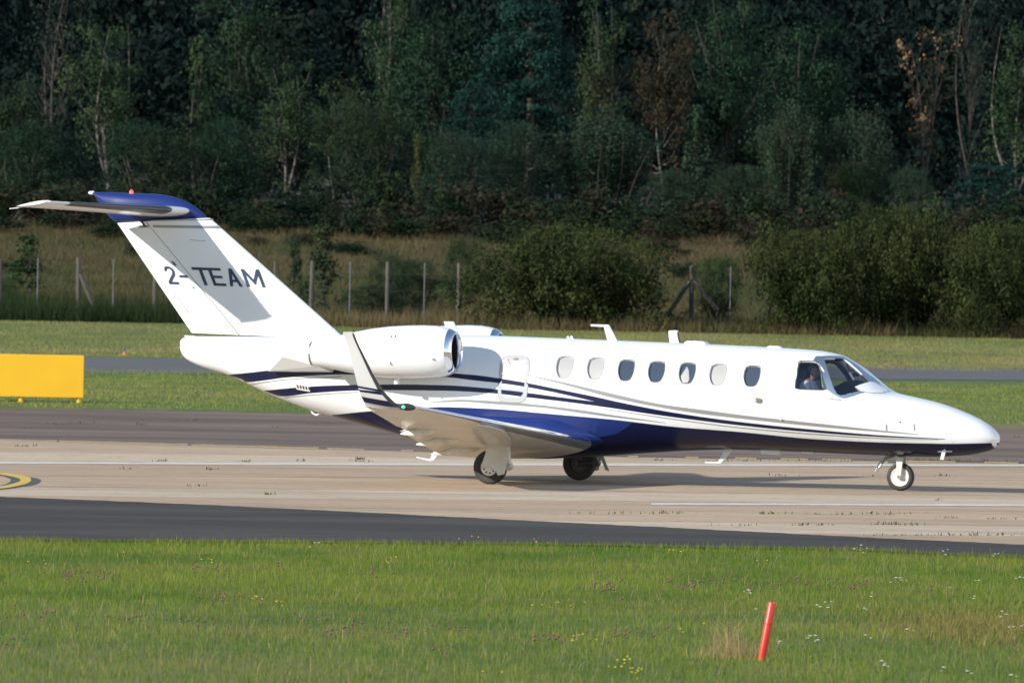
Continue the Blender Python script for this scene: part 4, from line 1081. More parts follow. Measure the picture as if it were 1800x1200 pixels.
def proto(kind, seed):
    """meshes of height 10 and crown radius about 3 (stretched on placing)"""
    if (kind, seed) in PROTO: return PROTO[(kind, seed)]
    r = np.random.default_rng(100+seed); mb = MB(); T = None
    if kind in ('birch', 'rust', 'bare'):
        stems = 1 + seed % 3; tops = []
        for k in range(stems):
            ang = 2*math.pi*k/stems + r.random(); lean = (.35 if stems > 1 else .12)*(1+r.random())
            fork = np.array([r.normal()*.05, r.normal()*.05, 1.2 + .6*r.random()])
            tp = np.array([math.cos(ang)*lean*2.2, math.sin(ang)*lean*2.2, 9.0 + .6*r.random()])
            if k == 0: limb(mb, (0,0,-.4), fork, .13, .10, r, .02, 3); fk = fork
            limb(mb, fk, tp, .10, .012, r, .05, 9); tops.append((fk.copy(), tp))
        n = 70 if kind != 'bare' else 34
        C, P, T = clumps(r, n, 75 if kind != 'bare' else 36, ellipsoid(r, 2.4, 3.6, 6.4, .5), .62, .9)
        for c in C[r.permutation(n)[:26 if kind != 'bare' else 34]]:
            a, b = tops[r.integers(0, stems)]; t = min(max((c[2]-1.8-a[2])/(b[2]-a[2]), .1), .92)
            limb(mb, a+(b-a)*t, c, .028, .008, r, .08, 4)
        V, F = leaf_quads(P, .10, r, N=NRM)
    elif kind == 'broad':
        limb(mb, (0,0,-.4), (.1,.1,5), .26, .14, r, .03, 5)
        C, P, T = clumps(r, 80, 130, ellipsoid(r, 2.7, 4.4, 5.4, .4), .95, .75)
        for c in C[r.permutation(len(C))[:22]]: limb(mb, (.05,.05,2+2.5*r.random()), c, .09, .02, r, .08, 4)
        V, F = leaf_quads(P, .10, r, N=NRM)
    elif kind == 'pine':
        limb(mb, (0,0,-.4), (.2,0,9.4), .28, .06, r, .02, 8)
        def tiers(n):
            k = r.integers(0, 7, n); z = 2.6+k*1.1; R_ = (3.1-.33*k)*(.5+.5*r.random(n)); a = r.random(n)*2*math.pi + k
            return np.stack([R_*np.cos(a), R_*np.sin(a), z + .25*r.normal(size=n) + R_*.10], 1)
        C, P, T = clumps(r, 120, 90, tiers, .62, .5)
        for c in C[r.permutation(len(C))[:40]]: limb(mb, (.1,0,c[2]-.3), c, .06, .015, r, .05, 4)
        V, F = leaf_quads(P, .11, r, .3, .4, N=NRM)
    elif kind == 'willow':
        P, T = [], []
        for k in range(58):
            a = r.random()*2*math.pi; R_ = 2.7*math.sqrt(r.random()); h = (8.6+2.4*r.random())*(1-.045*R_*R_)
            b0 = np.array([math.cos(a)*R_*.35, math.sin(a)*R_*.35, 0]); b1 = np.array([math.cos(a)*R_, math.sin(a)*R_, h])
            if k < 34: limb(mb, b0+np.array([0,0,-.3]), b1, .05, .012, r, .03, 4)
            n = 230; t = r.random(n)**.6*.95+.08
            P.append(b0+(b1-b0)*t[:, None] + r.normal(size=(n, 3))*np.array([.22,.22,.3])); T.append(np.full(n, np.clip(.5+.2*r.normal(), 0, 1)))
        P, T = np.concatenate(P), np.concatenate(T); V, F = leaf_quads(P, .12, r, 1.0, .4)
    elif kind in ('hedge', 'gorse'):
        big = kind == 'hedge'; rx = 9.2 if big else 5.4
        for k in range(9):
            a = r.random()*2*math.pi; q = rx*.5*r.random(); limb(mb, (.2*math.cos(a)*rx, .2*math.sin(a)*rx, -.3), (q*math.cos(a), q*math.sin(a), 5.5), .14, .05, r, .06, 4)
        C, P, T = clumps(r, 230 if big else 60, 110 if big else 70, ellipsoid(r, rx*.90, 5.2, 4.2, .30, .78), 1.35 if big else 1.6, .95)
        k = P[:, 2] > -.1; P, T = P[k], T[k]
        V, F = leaf_quads(P, .19 if big else .34, r, .3, .5, N=NRM[k])
        if big:
            sh = []
            for q in range(260):                               # thin shoots standing out of the top
                d = unit(1, r)[0]; d[2] = abs(d[2])*1.2+.3; c = d/np.linalg.norm(d)*np.array([rx*.95,rx*.95,5.0])*(.85+.15*r.random())+np.array([0,0,4.0])
                t = r.random(18); sh.append(c + np.array([r.normal()*.4, r.normal()*.4, 1.5])*t[:, None] + r.normal(size=(18,3))*.12)
            P2 = np.concatenate(sh); V2, F2 = leaf_quads(P2, .16, r, 1.0, .4); F = np.concatenate([F, F2+len(V)]); V = np.concatenate([V, V2]); T = np.concatenate([T, np.clip(.75+.2*r.normal(size=len(P2)), 0, 1)])
    elif kind == 'bush':
        for k in range(9):
            a = r.random()*2*math.pi; limb(mb, (.2*math.cos(a), .2*math.sin(a), -.3), (2*math.cos(a), 2*math.sin(a), 6.5), .12, .03, r, .06, 4)
        C, P, T = clumps(r, 120, 95, ellipsoid(r, 3.0, 5.6, 4.4, .33, .75), .66 if kind == 'bush' else .85, 1.5)
        k = P[:, 2] > -.1; P, T = P[k], T[k]
        V, F = leaf_quads(P, .105, r, .5, .45, N=NRM[k])
        if kind == 'bush':
            sh = []
            for q in range(220):                               # thin shoots standing out of the top
                d = unit(1, r)[0]; d[2] = abs(d[2])*1.2+.3; c = d/np.linalg.norm(d)*np.array([2.9,2.9,5.4])*(.85+.15*r.random())+np.array([0,0,4.2])
                t = r.random(26); sh.append(c + np.array([r.normal()*.2, r.normal()*.2, 1.3])*t[:, None] + r.normal(size=(26,3))*.06)
            P2 = np.concatenate(sh); V2, F2 = leaf_quads(P2, .075, r, 1.0, .35); F = np.concatenate([F, F2+len(V)]); V = np.concatenate([V, V2]); T = np.concatenate([T, np.clip(.7+.2*r.normal(size=len(P2)), 0, 1)])
    elif kind == 'sapling':
        limb(mb, (0,0,-.3), (.2,.1,9.6), .12, .03, r, .03, 6)
        def cone(n):
            z = 1.2+8.6*r.random(n); R_ = 2.3*(1-(z-1)/10)*np.sqrt(r.random(n)); a = r.random(n)*6.283
            return np.stack([R_*np.cos(a), R_*np.sin(a), z], 1)
        C, P, T = clumps(r, 40, 45, cone, .55, 1.2)
        for c in C[:16]: limb(mb, (.1,.05,max(.6, c[2]-1.2)), c, .05, .015, r, .06, 3)
        V, F = leaf_quads(P, .17, r, .3, N=NRM)
    T = np.clip(T + .07*r.normal(size=len(T)), 0, 1)
    crown = mesh_np(kind+'_crown', V, F, T); trunk = new_mesh(kind+'_trunk', mb.v, mb.f)
    trunk.polygons.foreach_set('use_smooth', [True]*len(trunk.polygons))
    PROTO[(kind, seed)] = (crown, trunk, V, F, T)
    return PROTO[(kind, seed)]

M['birch_bark'] = mat('birch_bark', (.145,.138,.125), .8, col2=(.032,.029,.026), scale=1.6, stretch=(1,1,3), ramp=(.36,.58))
M['dark_bark'] = mat('dark_bark', (.055,.045,.038), .9, col2=(.03,.026,.022), scale=4)
M['grey_bark'] = mat('grey_bark', (.05,.045,.04), .9, col2=(.022,.02,.018), scale=3)
LEAF = {
 'birch': leaf_mat('birch_leaves', (0.0116,0.0279,0.0155), (0.0412,0.0706,0.0340), (0.0502,0.0539,0.0268), .25),
 'rust': leaf_mat('rust_leaves', (.022,.020,.014), (.050,.039,.025), (.020,.030,.019), .4),
 'amber': leaf_mat('amber_leaves', (.010,.016,.011), (.026,.032,.020), (.30,.19,.115), .5, plo=.53, phi=.60),
 'bare': leaf_mat('thin_birch_leaves', (0.0096,0.0181,0.0157), (0.0240,0.0361,0.0291)),
 'broad': leaf_mat('broad_leaves', (0.0054,0.0176,0.0113), (0.0251,0.0539,0.0309), (0.0358,0.0483,0.0258), .22),
 'pine': leaf_mat('pine_needles', (0.0045,0.0186,0.0165), (0.0161,0.0483,0.0392), None),
 'willow': leaf_mat('willow_leaves', (0.0108,0.0269,0.0186), (0.0394,0.0706,0.0432), (0.0376,0.0483,0.0309), .4),
 'bush': leaf_mat('hedge_leaves', (.009,.018,.008), (.052,.069,.024), (.070,.068,.026), .30, plo=.54, phi=.78),
 'gorse': leaf_mat('gorse_leaves', (0.0054,0.0158,0.0093), (0.0233,0.0390,0.0186), (0.0430,0.0325,0.0237), .55, plo=.48, phi=.62),
 'sapling': leaf_mat('sapling_leaves', (.020,.042,.017), (.054,.088,.034)),
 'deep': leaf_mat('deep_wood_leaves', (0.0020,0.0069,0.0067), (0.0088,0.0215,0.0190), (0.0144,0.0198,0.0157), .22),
 'yellow': leaf_mat('yellow_green_leaves', (.04,.055,.018), (.085,.098,.030)),
}
TREES = 'trees and shrubs of the wood behind the field'
def plant(name, label, cat, kind, seed, px, Y, top, wpx, leaf=None, bark=None, rot=None, group=TREES, lean=0.0):
    crown, trunk, *_ = proto(kind, seed)
    z0 = zt(Y); zt_ = at_depth(px, top, Y)[2]; x = at_depth(px, (top+400)/2, Y)[0]
    hs = (zt_-z0)/10.2; ws = wpx/FPX*Y/PW.get(kind, 6.2)
    e = empty(name, (x, Y, z0), rot if rot is not None else (px*1.7) % 6.28)
    e.scale = (ws, ws, hs); e.rotation_euler = (lean, 0, e.rotation_euler[2])
    tag(e, label, cat, group)
    for nm, me, m in (('trunk', trunk, bark or M['grey_bark']), ('crown', crown, LEAF[leaf or kind])):
        o = bpy.data.objects.new(nm, me); COL.objects.link(o); o.parent = e
        if not me.materials: me.materials.append(m)
        o.material_slots[0].link = 'OBJECT'; o.material_slots[0].material = m
    return e
BB, DB = M['birch_bark'], M['dark_bark']
P_ = plant
P_('birch_tree', 'birch with bright white trunks forking in a V, above the tailplane', 'tree', 'birch', 2, 190, 466, 8, 190, bark=BB, rot=.4)
P_('birch_tree', 'thin half-bare birch with slanting pale branches in the top left corner', 'tree', 'bare', 1, 95, 486, -70, 210, bark=M['grey_bark'])
P_('evergreen_tree', 'dense green rounded tree at the left edge, half way up', 'tree', 'broad', 0, 25, 468, 135, 150)
P_('birch_tree', 'leafy birch with two thin white trunks, just right of the tail bullet', 'tree', 'birch', 1, 505, 464, 105, 165, bark=BB, rot=1.9)
P_('birch_tree', 'slim birch with one short pale trunk right of the twin-trunked birch', 'tree', 'birch', 0, 588, 468, 140, 110, bark=BB)
P_('broadleaf_tree', 'light green pointed young tree between the V-forked and twin-trunked birches', 'tree', 'sapling', 1, 350, 470, 55, 160, leaf='birch')
P_('broadleaf_tree', 'tall dark broadleaf tree behind the twin-trunked birch', 'tree', 'broad', 1, 440, 492, -40, 190)
P_('birch_tree', 'tall birch with white trunk split low, top edge left of centre', 'tree', 'birch', 4, 680, 492, -60, 150, bark=BB, rot=.9)
P_('broadleaf_tree', 'dark grey-green rounded tree at the top, left of the blue-green pine', 'tree', 'broad', 2, 775, 486, -25, 170)
P_('pine_tree', 'broad blue-green pine with tiered foliage at the top centre', 'tree', 'pine', 0, 930, 484, -10, 260, bark=DB)
P_('pine_tree', 'small dark pine below and left of the broad blue-green pine', 'tree', 'pine', 1, 830, 470, 145, 150, bark=DB)
P_('birch_tree', 'birch with thin twin white trunks above the middle of the cabin', 'tree', 'birch', 1, 1062, 470, -15, 140, bark=BB, rot=.2)
P_('birch_tree', 'birch with rusty brown leaves and one white trunk', 'tree', 'rust', 0, 1168, 466, 25, 135, bark=BB)
P_('broadleaf_tree', 'tall dark green tree right of the rusty birch', 'tree', 'broad', 3, 1270, 488, -50, 180)
P_('broadleaf_tree', 'sunlit olive green tree above the two upright willow shrubs', 'tree', 'broad', 0, 1405, 476, 30, 170, rot=2.0)
P_('willow_shrub', 'left of the two upright grey-green willow shrubs, above the cockpit', 'shrub', 'willow', 0, 1385, 455, 192, 160)
P_('willow_shrub', 'right of the two upright grey-green willow shrubs, beside the dark gap', 'shrub', 'willow', 1, 1512, 456, 190, 150)
P_('willow_shrub', 'wide grey-green willow thicket below the thin twin-trunked birch', 'shrub', 'willow', 2, 1060, 456, 200, 240)
P_('amber_tree', 'tree with sunlit amber leaves hanging in the dark gap at right', 'tree', 'bare', 4, 1625, 492, 40, 130, leaf='amber', bark=DB)
P_('birch_tree', 'birch with a long curved pale limb at the right edge', 'tree', 'birch', 2, 1790, 468, 10, 170, bark=BB, rot=2.6)
P_('birch_tree', 'bare dark-trunked birch reaching the top edge, left of the right edge birch', 'tree', 'bare', 0, 1708, 478, -80, 150, bark=M['grey_bark'])
P_('pine_tree', 'low spreading pine at the right edge above the front hedge', 'tree', 'pine', 2, 1745, 452, 285, 190, bark=DB)
P_('sapling_tree', 'small yellow-green sapling left of centre above the gorse', 'tree', 'sapling', 0, 733, 454, 238, 48, leaf='yellow')
P_('rounded_shrub', 'grey-green rounded shrub right of the yellow-green sapling', 'shrub', 'bush', 1, 805, 453, 235, 140, leaf='willow')
P_('rounded_shrub', 'green shrub below the small dark pine', 'shrub', 'bush', 0, 905, 455, 215, 130, leaf='willow')
P_('young_tree', 'light green young tree above the fifth cabin window', 'tree', 'sapling', 1, 1225, 455, 180, 120, leaf='willow')
P_('rounded_shrub', 'pale green shrub at the foot of the rusty birch', 'shrub', 'bush', 2, 1180, 453, 300, 130, leaf='willow')
P_('rounded_shrub', 'mid green shrub in front of the left upright willow', 'shrub', 'bush', 0, 1300, 452, 290, 130, leaf='willow')
P_('rounded_shrub', 'brownish shrub in front of the right upright willow', 'shrub', 'bush', 1, 1500, 450, 285, 120, leaf='gorse')
P_('rounded_shrub', 'leafy green shrub beside the dark gap, left of the low pine', 'shrub', 'bush', 2, 1600, 450, 295, 110, leaf='willow')
P_('rounded_shrub', 'green bush below the V-forked birch', 'shrub', 'bush', 0, 250, 455, 215, 170, leaf='broad')
P_('rounded_shrub', 'dark green bush at the far left above the gorse bank', 'shrub', 'bush', 1, 60, 456, 215, 160, leaf='broad')
P_('rounded_shrub', 'leafy bush behind the forward end of the tailplane', 'shrub', 'bush', 2, 390, 456, 210, 150, leaf='broad')
P_('rounded_shrub', 'dark bush between the slim birch and the yellow-green sapling', 'shrub', 'bush', 1, 650, 457, 185, 150, leaf='broad')
HG = 'large bushes in front along the fence'
P_('large_bush', 'big round dark green bush on the fence line above the cabin windows', 'bush', 'hedge', 1, 1008, 368.5, 392, 375, group=HG, leaf='bush', bark=DB)
P_('large_bush', 'left bush of the wide front hedge, above the cockpit roof', 'bush', 'hedge', 0, 1418, 367.5, 398, 235, group=HG, leaf='bush', bark=DB)
P_('large_bush', 'tallest middle bush of the wide front hedge, above the nose', 'bush', 'hedge', 2, 1572, 368.5, 360, 265, group=HG, leaf='bush', bark=DB)
P_('large_bush', 'bush at the right edge ending the wide front hedge', 'bush', 'hedge', 1, 1752, 367, 388, 235, group=HG, rot=2.2, leaf='bush', bark=DB)
FG = 'young saplings scattered in the rough field'
for px, Y, top, w, lab in ((572,378,398,50,'bushy sapling standing just above the fin leading edge'), (518,384,420,26,'tiny blue-green sapling left of the bushy one in the field'), (690,373,445,52,'sapling wrapped round a fence post above the engine'),
        (50,376,412,52,'small leafy sapling in the field at the far left'), (735,380,455,60,'low leafy shrub behind the fence right of the engine sapling'), (1264,372,450,66,'pale green sapling between the braced post and the hedge'),
        (10,372,490,40,'low green shrub by the fence at the left edge'), (820,386,418,60,'sapling in the field left of the big round bush'), (655,371.5,500,80,'low dark shrub at the fence foot above the engine')):
    P_('field_sapling', lab, 'sapling', 'sapling' if px in (572,518,50) else 'bush', int(px) % 3 % 2, px, Y, top, w*(2.9 if px in (572,518,50) else 1.5), group=FG, leaf='sapling' if px in (50,1264,10) else 'birch')

# the deep wood and the gorse bank: masses nobody could count
def mass(name, label, cat, items, leafname, seed, keep=.8, grow=1.0):
    r = np.random.default_rng(seed); Vs, Fs, Ts = [], [], []; n = 0
    for kind, sd, px, Y, top, wpx in items:
        *_, V, F, T = proto(kind, sd); z0 = zt(Y); hs = (at_depth(px, top, Y)[2]-z0)/10.2; ws = wpx/FPX*Y/PW.get(kind, 6.2); x = at_depth(px, 300, Y)[0]; a = r.random()*6.28
        kp, gr = (keep*.42, grow*1.35) if kind == 'bush' else (keep, grow)
        k = r.random(len(F)) < kp; F = F[k]; T = T[k]; V = V[F.ravel()].reshape(-1, 4, 3); c_ = V.mean(1, keepdims=True); V = (c_+(V-c_)*gr).reshape(-1, 3); F = np.arange(len(V)).reshape(-1, 4)
        W = np.stack([x+(V[:,0]*math.cos(a)-V[:,1]*math.sin(a))*ws, Y+(V[:,0]*math.sin(a)+V[:,1]*math.cos(a))*ws, z0+V[:,2]*hs], 1)
        Vs.append(W); Fs.append(F+n); Ts.append(np.clip(T+r.normal()*.12, 0, 1)); n += len(W)
    o = link(name, mesh_np(name, np.concatenate(Vs), np.concatenate(Fs), np.concatenate(Ts)), LEAF[leafname])
    return tag(o, label, cat, kind='stuff')
r2 = random.Random(5); items = []
for Y, n, lo, hi in ((512, 17, -160, 60), (535, 19, -260, -20), (560, 19, -330, -120), (588, 19, -420, -200)):
    for k in range(n):
        px = -420 + (2640*k/(n-1)) + r2.uniform(-40, 40)
        if 1575 < px < 1665 and Y < 520: continue
        items.append((r2.choice(['broad','broad','pine']), r2.randrange(3), px, Y, r2.uniform(lo, hi), r2.uniform(210, 285)))
for k in range(26):
    items.append(('bush', r2.randrange(3), -420+2640*k/25, r2.uniform(612, 632), r2.uniform(-150, 0), r2.uniform(150, 220)))
for k in range(24):
    items.append(('bush', r2.randrange(3), -420+2640*k/23, r2.uniform(640, 650), r2.uniform(60, 120), r2.uniform(240, 300)))
for k in range(20):
    items.append(('bush', r2.randrange(3), -420+2640*k/19, r2.uniform(520, 560), r2.uniform(140, 220), r2.uniform(150, 220)))
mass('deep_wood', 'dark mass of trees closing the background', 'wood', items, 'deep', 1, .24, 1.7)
items = []
for k in range(30):
    px = -180 + 2160*k/29 + r2.uniform(-25, 25)
    if 1540 < px < 1690: continue
    items.append((r2.choice(['bush','broad','willow']), r2.randrange(3), px, r2.uniform(474, 500), r2.uniform(110, 290), r2.uniform(110, 180)))
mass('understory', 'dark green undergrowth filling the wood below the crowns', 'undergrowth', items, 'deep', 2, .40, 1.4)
items = []
for k in range(40):
    px = -200 + 2200*k/39 + r2.uniform(-30, 30); left = px < 900
    items.append(('gorse', r2.randrange(3), px, r2.uniform(441, 451), r2.uniform(305, 355) if left else r2.uniform(330, 385), r2.uniform(95, 150)))
for k in range(30):
    px = -200 + 2200*k/29 + r2.uniform(-30, 30)
    items.append(('gorse', r2.randrange(3), px, r2.uniform(434, 441), r2.uniform(365, 392), r2.uniform(60, 120)))
for k in range(34):                                          # low scrub breaking up the field
    px = -200 + 2200*r2.random(); Y = r2.uniform(388, 436); by = 442 - FPX*(zt(Y)-CAM_H)/Y + (px-900)*math.tan(ROLL)
    items.append(('gorse', r2.randrange(3), px, Y, by - r2.uniform(10, 34), r2.uniform(40, 110)))
mass('gorse_bank', 'low brown and green gorse along the foot of the wood', 'gorse', items, 'gorse', 3, .46, 1.3)

# grass
def blades(P, h, w, r, lean=.5, bent=True):
    n = len(P); a = r.random(n)*2*math.pi; d = np.stack([np.cos(a), np.sin(a), np.zeros(n)], 1)
    b = r.random(n)*2*math.pi; s = np.stack([np.cos(b), np.sin(b), np.zeros(n)], 1)*(w/2)[:, None]
    ln = (lean*r.random(n)*h)[:, None]; up = np.zeros((n, 3)); up[:, 2] = h
    if bent:
        m = P + d*ln*.3 + up*.55; t = P + d*ln + up*(1-.25*r.random(n))[:, None]
        V = np.stack([P-s, P+s, m-s*.8, m+s*.8, t], 1).reshape(-1, 3); i = np.arange(n)[:, None]*5
        F = np.concatenate([i+np.array([[0,1,3]]), i+np.array([[0,3,2]]), i+np.array([[2,3,4]])], 1).reshape(-1, 3); k = 3
    else:
        V = np.stack([P-s, P+s, P+d*ln+up], 1).reshape(-1, 3); F = np.arange(3*n).reshape(-1, 3); k = 1
    return V, F, k
def scatter(n, y0, y1, pad, r, power=1.0):
    y = y0 + (y1-y0)*r.random(n)**power; half = y*900/FPX + pad
    x = (r.random(n)*2-1)*half
    return x, y
def vnoise(x, y, s, seed):
    r = np.random.default_rng(seed); g = r.random((64, 64)); fx_, fy_ = x/s, y/s
    i, j = np.floor(fx_).astype(int), np.floor(fy_).astype(int); u, v = fx_-i, fy_-j; u, v = u*u*(3-2*u), v*v*(3-2*v)
    q = lambda a, b: g[a % 64, b % 64]
    return (q(i,j)*(1-u)+q(i+1,j)*u)*(1-v) + (q(i,j+1)*(1-u)+q(i+1,j+1)*u)*v
def grass(name, label, n, y0, y1, pad, hmin, hmax, wmin, wmax, m, seed, bent=True, edge=None, lean=.6, mask=None):
    r = np.random.default_rng(seed); x, y = scatter(n, y0, y1, pad, r)
    nz = .6*vnoise(x, y*.35, 1.3, seed) + .4*vnoise(x, y*.5, .45, seed+1)
    if edge is not None: k = edge(x, y); x, y, nz = x[k], y[k], nz[k]
    if mask is not None: k = r.random(len(x)) < mask(x, y, nz); x, y, nz = x[k], y[k], nz[k]
    P = np.stack([x, y, TERR(y)], 1)
    h = (hmin+(hmax-hmin)*r.random(len(x))**1.6)*(.7+.6*nz); w = wmin+(wmax-wmin)*r.random(len(x))
    V, F, k = blades(P, h, w, r, lean, bent)
    T = np.clip((nz-.5)*1.5+.5 + .27*r.normal(size=len(x)), 0, 1)
    return tag(link(name, mesh_np(name, V, F, np.repeat(T, k)), m), label, 'grass', kind='stuff')
M['fg_grass'] = leaf_mat('meadow_grass', (.062,.132,.012), (.170,.215,.034), (.22,.20,.062), .28, trans=.3, plo=.50, phi=.78)
M['mid_grass'] = leaf_mat('short_grass', (.095,.150,.028), (.20,.235,.060), (.25,.22,.08), .12, trans=.2, plo=.48, phi=.72)
M['back_grass'] = leaf_mat('dry_short_grass', (.108,.130,.038), (.21,.225,.078), (.27,.225,.10), .10, trans=.2, plo=.40, phi=.62)
M['tall_grass'] = leaf_mat('field_grass', (.058,.052,.023), (.100,.080,.042), (.044,.060,.022), .16, trans=.2, plo=.46, phi=.62)
M['dark_grass'] = leaf_mat('rank_grass', (.012,.026,.010), (.032,.046,.018), (.060,.052,.028), .18, trans=.15, plo=.55, phi=.75)
M['tan_grass'] = leaf_mat('tan_grass', (.05,.055,.022), (.11,.095,.05), (.15,.105,.062), .18, trans=.15, plo=.45, phi=.66)
M['brown_grass'] = leaf_mat('dead_grass', (.12,.11,.035), (.25,.205,.085), trans=.2)
M['straw'] = leaf_mat('straw', (.22,.16,.08), (.36,.28,.15), trans=.2)
EX, EY = zip(*[ground_pt(px, py)[:2] for px, py in ((-300,950),(0,952),(900,959),(1500,969),(1800,983),(2100,996))])
def near_edge(x, y):   # grass meets the asphalt along a ragged line
    return y < np.interp(x, EX, EY) + .25 + .22*np.sin(x*1.7) + .18*np.sin(x*4.1+1) + .15*np.sin(x*13)
grass('meadow_grass', 'short green meadow grass nearest the camera', 120000, 98, 122, 2.2, .03, .10, .0025, .005, M['fg_grass'], 21)
grass('meadow_grass', 'short green meadow grass beyond the red post up to the asphalt', 230000, 121.5, 148.5, 2.2, .03, .095, .003, .006, M['fg_grass'], 29, bent=False, edge=near_edge)
grass('verge_grass', 'longer fringe of grass along the asphalt edge', 26000, 141.5, 148.5, 2.2, .05, .13, .003, .006, M['fg_grass'], 28, edge=lambda x, y: near_edge(x, y) & ~near_edge(x, y+1.6))
grass('straw_grass', 'pale dry stalks among the foreground grass', 9000, 98, 147, 2.2, .08, .19, .002, .004, M['straw'], 22, edge=near_edge, lean=1.1)
grass('airfield_grass', 'mown grass strip before the far taxiway', 110000, 243, 300, 3, .03, .08, .010, .018, M['mid_grass'], 23, bent=False, edge=lambda x, y: y > 246.5)
grass('airfield_grass', 'mown grass strip between far taxiway and fence', 110000, 319, 366, 3, .03, .09, .012, .02, M['back_grass'], 24, bent=False)
grass('field_grass', 'tall brown grass of the rough field', 200000, 372, 446, 5, .10, .38, .016, .034, M['tall_grass'], 25, bent=False, lean=1.0)
grass('rank_grass', 'long dark green grass along the fence at the left', 60000, 366.5, 374, 6, .3, 1.05, .015, .03, M['dark_grass'], 26, bent=False, lean=.7, edge=lambda x, y: x < -9.5 + 1.2*np.sin(y*2))
grass('rank_grass', 'long tan and green grass along the foot of the front bushes', 60000, 365.8, 373, 6, .15, .6, .015, .03, M['tan_grass'], 27, bent=False, lean=.8, edge=lambda x, y: x > -10)

# tuft of dead grass left of the red post
c = ground_pt(1282, 1156); r = np.random.default_rng(31); n = 620
dx = r.normal(size=n)*.17; P = c + np.stack([dx + np.round(r.random(n)*2-1)*.05, r.normal(size=n)*.3, np.zeros(n)], 1); near_c = np.exp(-(dx/.16)**2)
V, F, k = blades(P, .06+(.10+.46*near_c)*r.random(n)**1.5, .002+.0025*r.random(n), r, 1.2, True)
tag(link('dead_grass_tuft', mesh_np('dead_grass_tuft', V, F, np.repeat(r.random(n), k)), M['straw']), 'dry straw tuft beside the leaning red post', 'grass', kind='stuff')
mb = MB()
for (xa, ya, xb, yb) in ((1315,1146,1256,1022),(1268,1146,1212,1082),(1340,1150,1386,1121)):
    a, b = ground_pt(xa, ya), None; b = at_depth(xb, yb, a[1]); mb.tube([a, (a*.5+b*.5)+np.array([.01,0,.01]), b], [.0025,.002,.0015], 5)
tag(mb.build('dry_stalks', M['straw']), 'three long dry grass stalks arching beside the red post', 'grass', kind='stuff')

c = ground_pt(1735, 1105); r = np.random.default_rng(33); n = 11000
P = c + np.stack([r.normal(size=n)*.65, r.normal(size=n)*3.2, np.zeros(n)], 1)
V, F, k = blades(P, .03+.10*r.random(n)**1.4, .003+.003*r.random(n), r, 1.0, True)
tag(link('dead_grass_patch', mesh_np('dead_grass_patch', V, F, np.repeat(r.random(n)*.8, k)), M['brown_grass']), 'brown patch of dead grass at the lower right', 'grass', kind='stuff')

# flowers, weeds in the joints
def blobs(name, label, cat, spots, rad, stem, m, seed, flat=1.0, n_each=6, spread=(14, 3)):
    r = np.random.default_rng(seed); mb = MB(); k = 0
    for px, py, cnt in spots:
        for _ in range(cnt):
            h = stem*(.75+.5*r.random()); g = ground_pt(px+r.normal()*spread[0], py+r.normal()*spread[1]+stem*150); c = g+np.array([0,0,h]); q = rad*(.7+.6*r.random())
            V = [c+np.array([math.cos(a)*q, math.sin(a)*q, 0]) for a in np.linspace(0, 6.283, n_each, endpoint=False)] + [c+np.array([0,0,q*flat]), c-np.array([0,0,q*flat])]
            F = [(i, (i+1) % n_each, n_each) for i in range(n_each)] + [((i+1) % n_each, i, n_each+1) for i in range(n_each)]
            mb.add(V, F)
    return tag(mb.build(name, m), label, cat, kind='stuff')
M['fl_y'] = mat('buttercup_yellow', (.75,.55,.02), .6); M['fl_p'] = mat('clover_purple', (.15,.06,.075), .8); M['fl_w'] = mat('yarrow_white', (.75,.75,.72), .8)
blobs('yellow_flowers', 'small yellow flowers dotted in the foreground grass', 'flowers', [(825,945,3),(950,950,3),(685,985,4),(1175,965,4),(360,985,4),(75,990,4),(460,1058,5),(480,1062,3),(960,1068,4),(1090,1170,9),(1110,1185,8),(1020,1122,5),(860,1190,2),(1335,982,2),(1205,1107,3),(200,965,2),(1010,1065,3)], .012, .15, M['fl_y'], 41, .5)
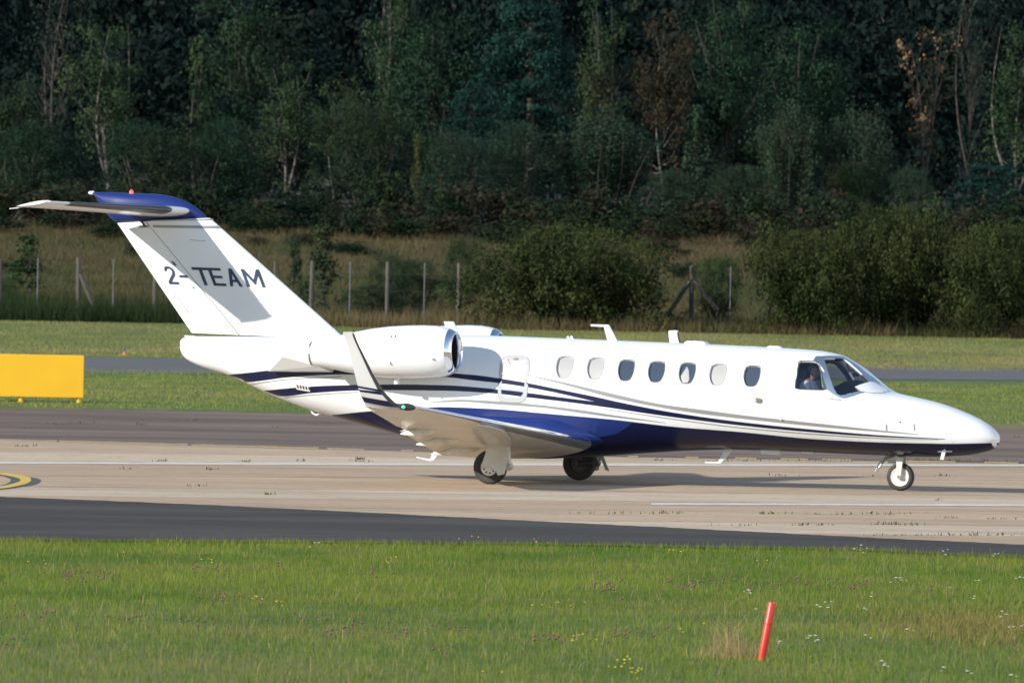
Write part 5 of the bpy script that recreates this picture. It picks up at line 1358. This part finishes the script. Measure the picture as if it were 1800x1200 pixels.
blobs('clover_flowers', 'dusky purple clover heads scattered in foreground drifts', 'flowers', [(140,1008,16),(170,1010,10),(390,1048,16),(420,1052,8),(350,997,14),(480,993,6),(250,1090,12),(340,1092,10),(60,1080,8),(600,1105,10),(610,1100,8),(700,1112,8),(540,1090,8),(800,1100,12),(790,1150,6),(1080,1025,14),(1200,1025,22),(1260,1020,10),(1350,1032,12),(1500,1030,16),(980,1120,16),(1080,1118,16),(1150,1112,8),(1420,1020,8),(1060,1036,8),(660,1005,10),(20,1125,5),(930,1130,10),(1650,1032,8)], .014, .13, M['fl_p'], 42, 1.0, spread=(24, 5))
blobs('yarrow_flowers', 'white flat flower heads scattered at the lower right', 'flowers', [(1310,1040,4),(1580,1018,5),(1720,1017,2),(1790,1015,3),(1540,1048,2),(1435,1066,3),(1455,1068,2),(1520,1066,2),(1440,1125,3),(1425,1125,2),(1530,1128,2),(1560,1172,4),(1600,1107,2),(1765,1082,3),(1790,1105,5),(1655,1182,2),(1705,1182,2),(1370,1138,2),(548,952,3),(1500,963,3),(1515,964,3),(1660,966,3),(1745,974,3),(1780,1190,2),(1335,1068,1),(1710,1052,2),(1665,1030,2)], .019, .13, M['fl_w'], 43, .22, spread=(7, 2.2))
M['weed'] = leaf_mat('weed_leaves', (.045,.065,.02), (.12,.12,.05))
r = np.random.default_rng(51); Ps = []
for px, py, cnt, sx in [(43,786,14,8),(283,812,12,5),(370,827,8,5),(432,813,10,5),(529,812,8,4),(629,809,16,4),(630,813,10,8),(220,826,6,6),(350,856,6,8),(473,871,8,6),(1100,905,14,40),(1170,904,10,15),(1350,905,14,12),(1500,906,14,30),(1560,905,14,30),(1670,912,8,15),(1760,914,6,15),(1420,925,14,15),(1560,924,16,12),(1600,925,8,10),(1300,926,6,15),(1700,943,24,50),(1600,943,10,30),(1650,881,4,6),(1380,838,5,10),(1660,838,8,8),(1540,838,4,8),(1300,812,30,30),(1450,812,22,30),(1640,811,44,35),(1720,812,24,30),(1165,811,10,12),(140,745,18,12),(100,748,12,10),(250,748,12,4),(500,752,8,12),(560,748,10,10),(40,755,6,10),(1770,745,18,14),(1790,770,10,10),(1500,757,10,20),(330,740,8,12)]:
    for _ in range(cnt*2): Ps.append(ground_pt(px+r.normal()*sx*1.3, py+r.normal()*.35, .02))
P = np.array(Ps); V, F, k = blades(P, .015+.05*r.random(len(P))**2, .012+.014*r.random(len(P)), r, 1.0, True)
tag(link('joint_weeds', mesh_np('joint_weeds', V, F, np.repeat(r.random(len(P)), k)), M['weed']), 'small weeds growing from the pavement joints', 'weeds', kind='stuff')
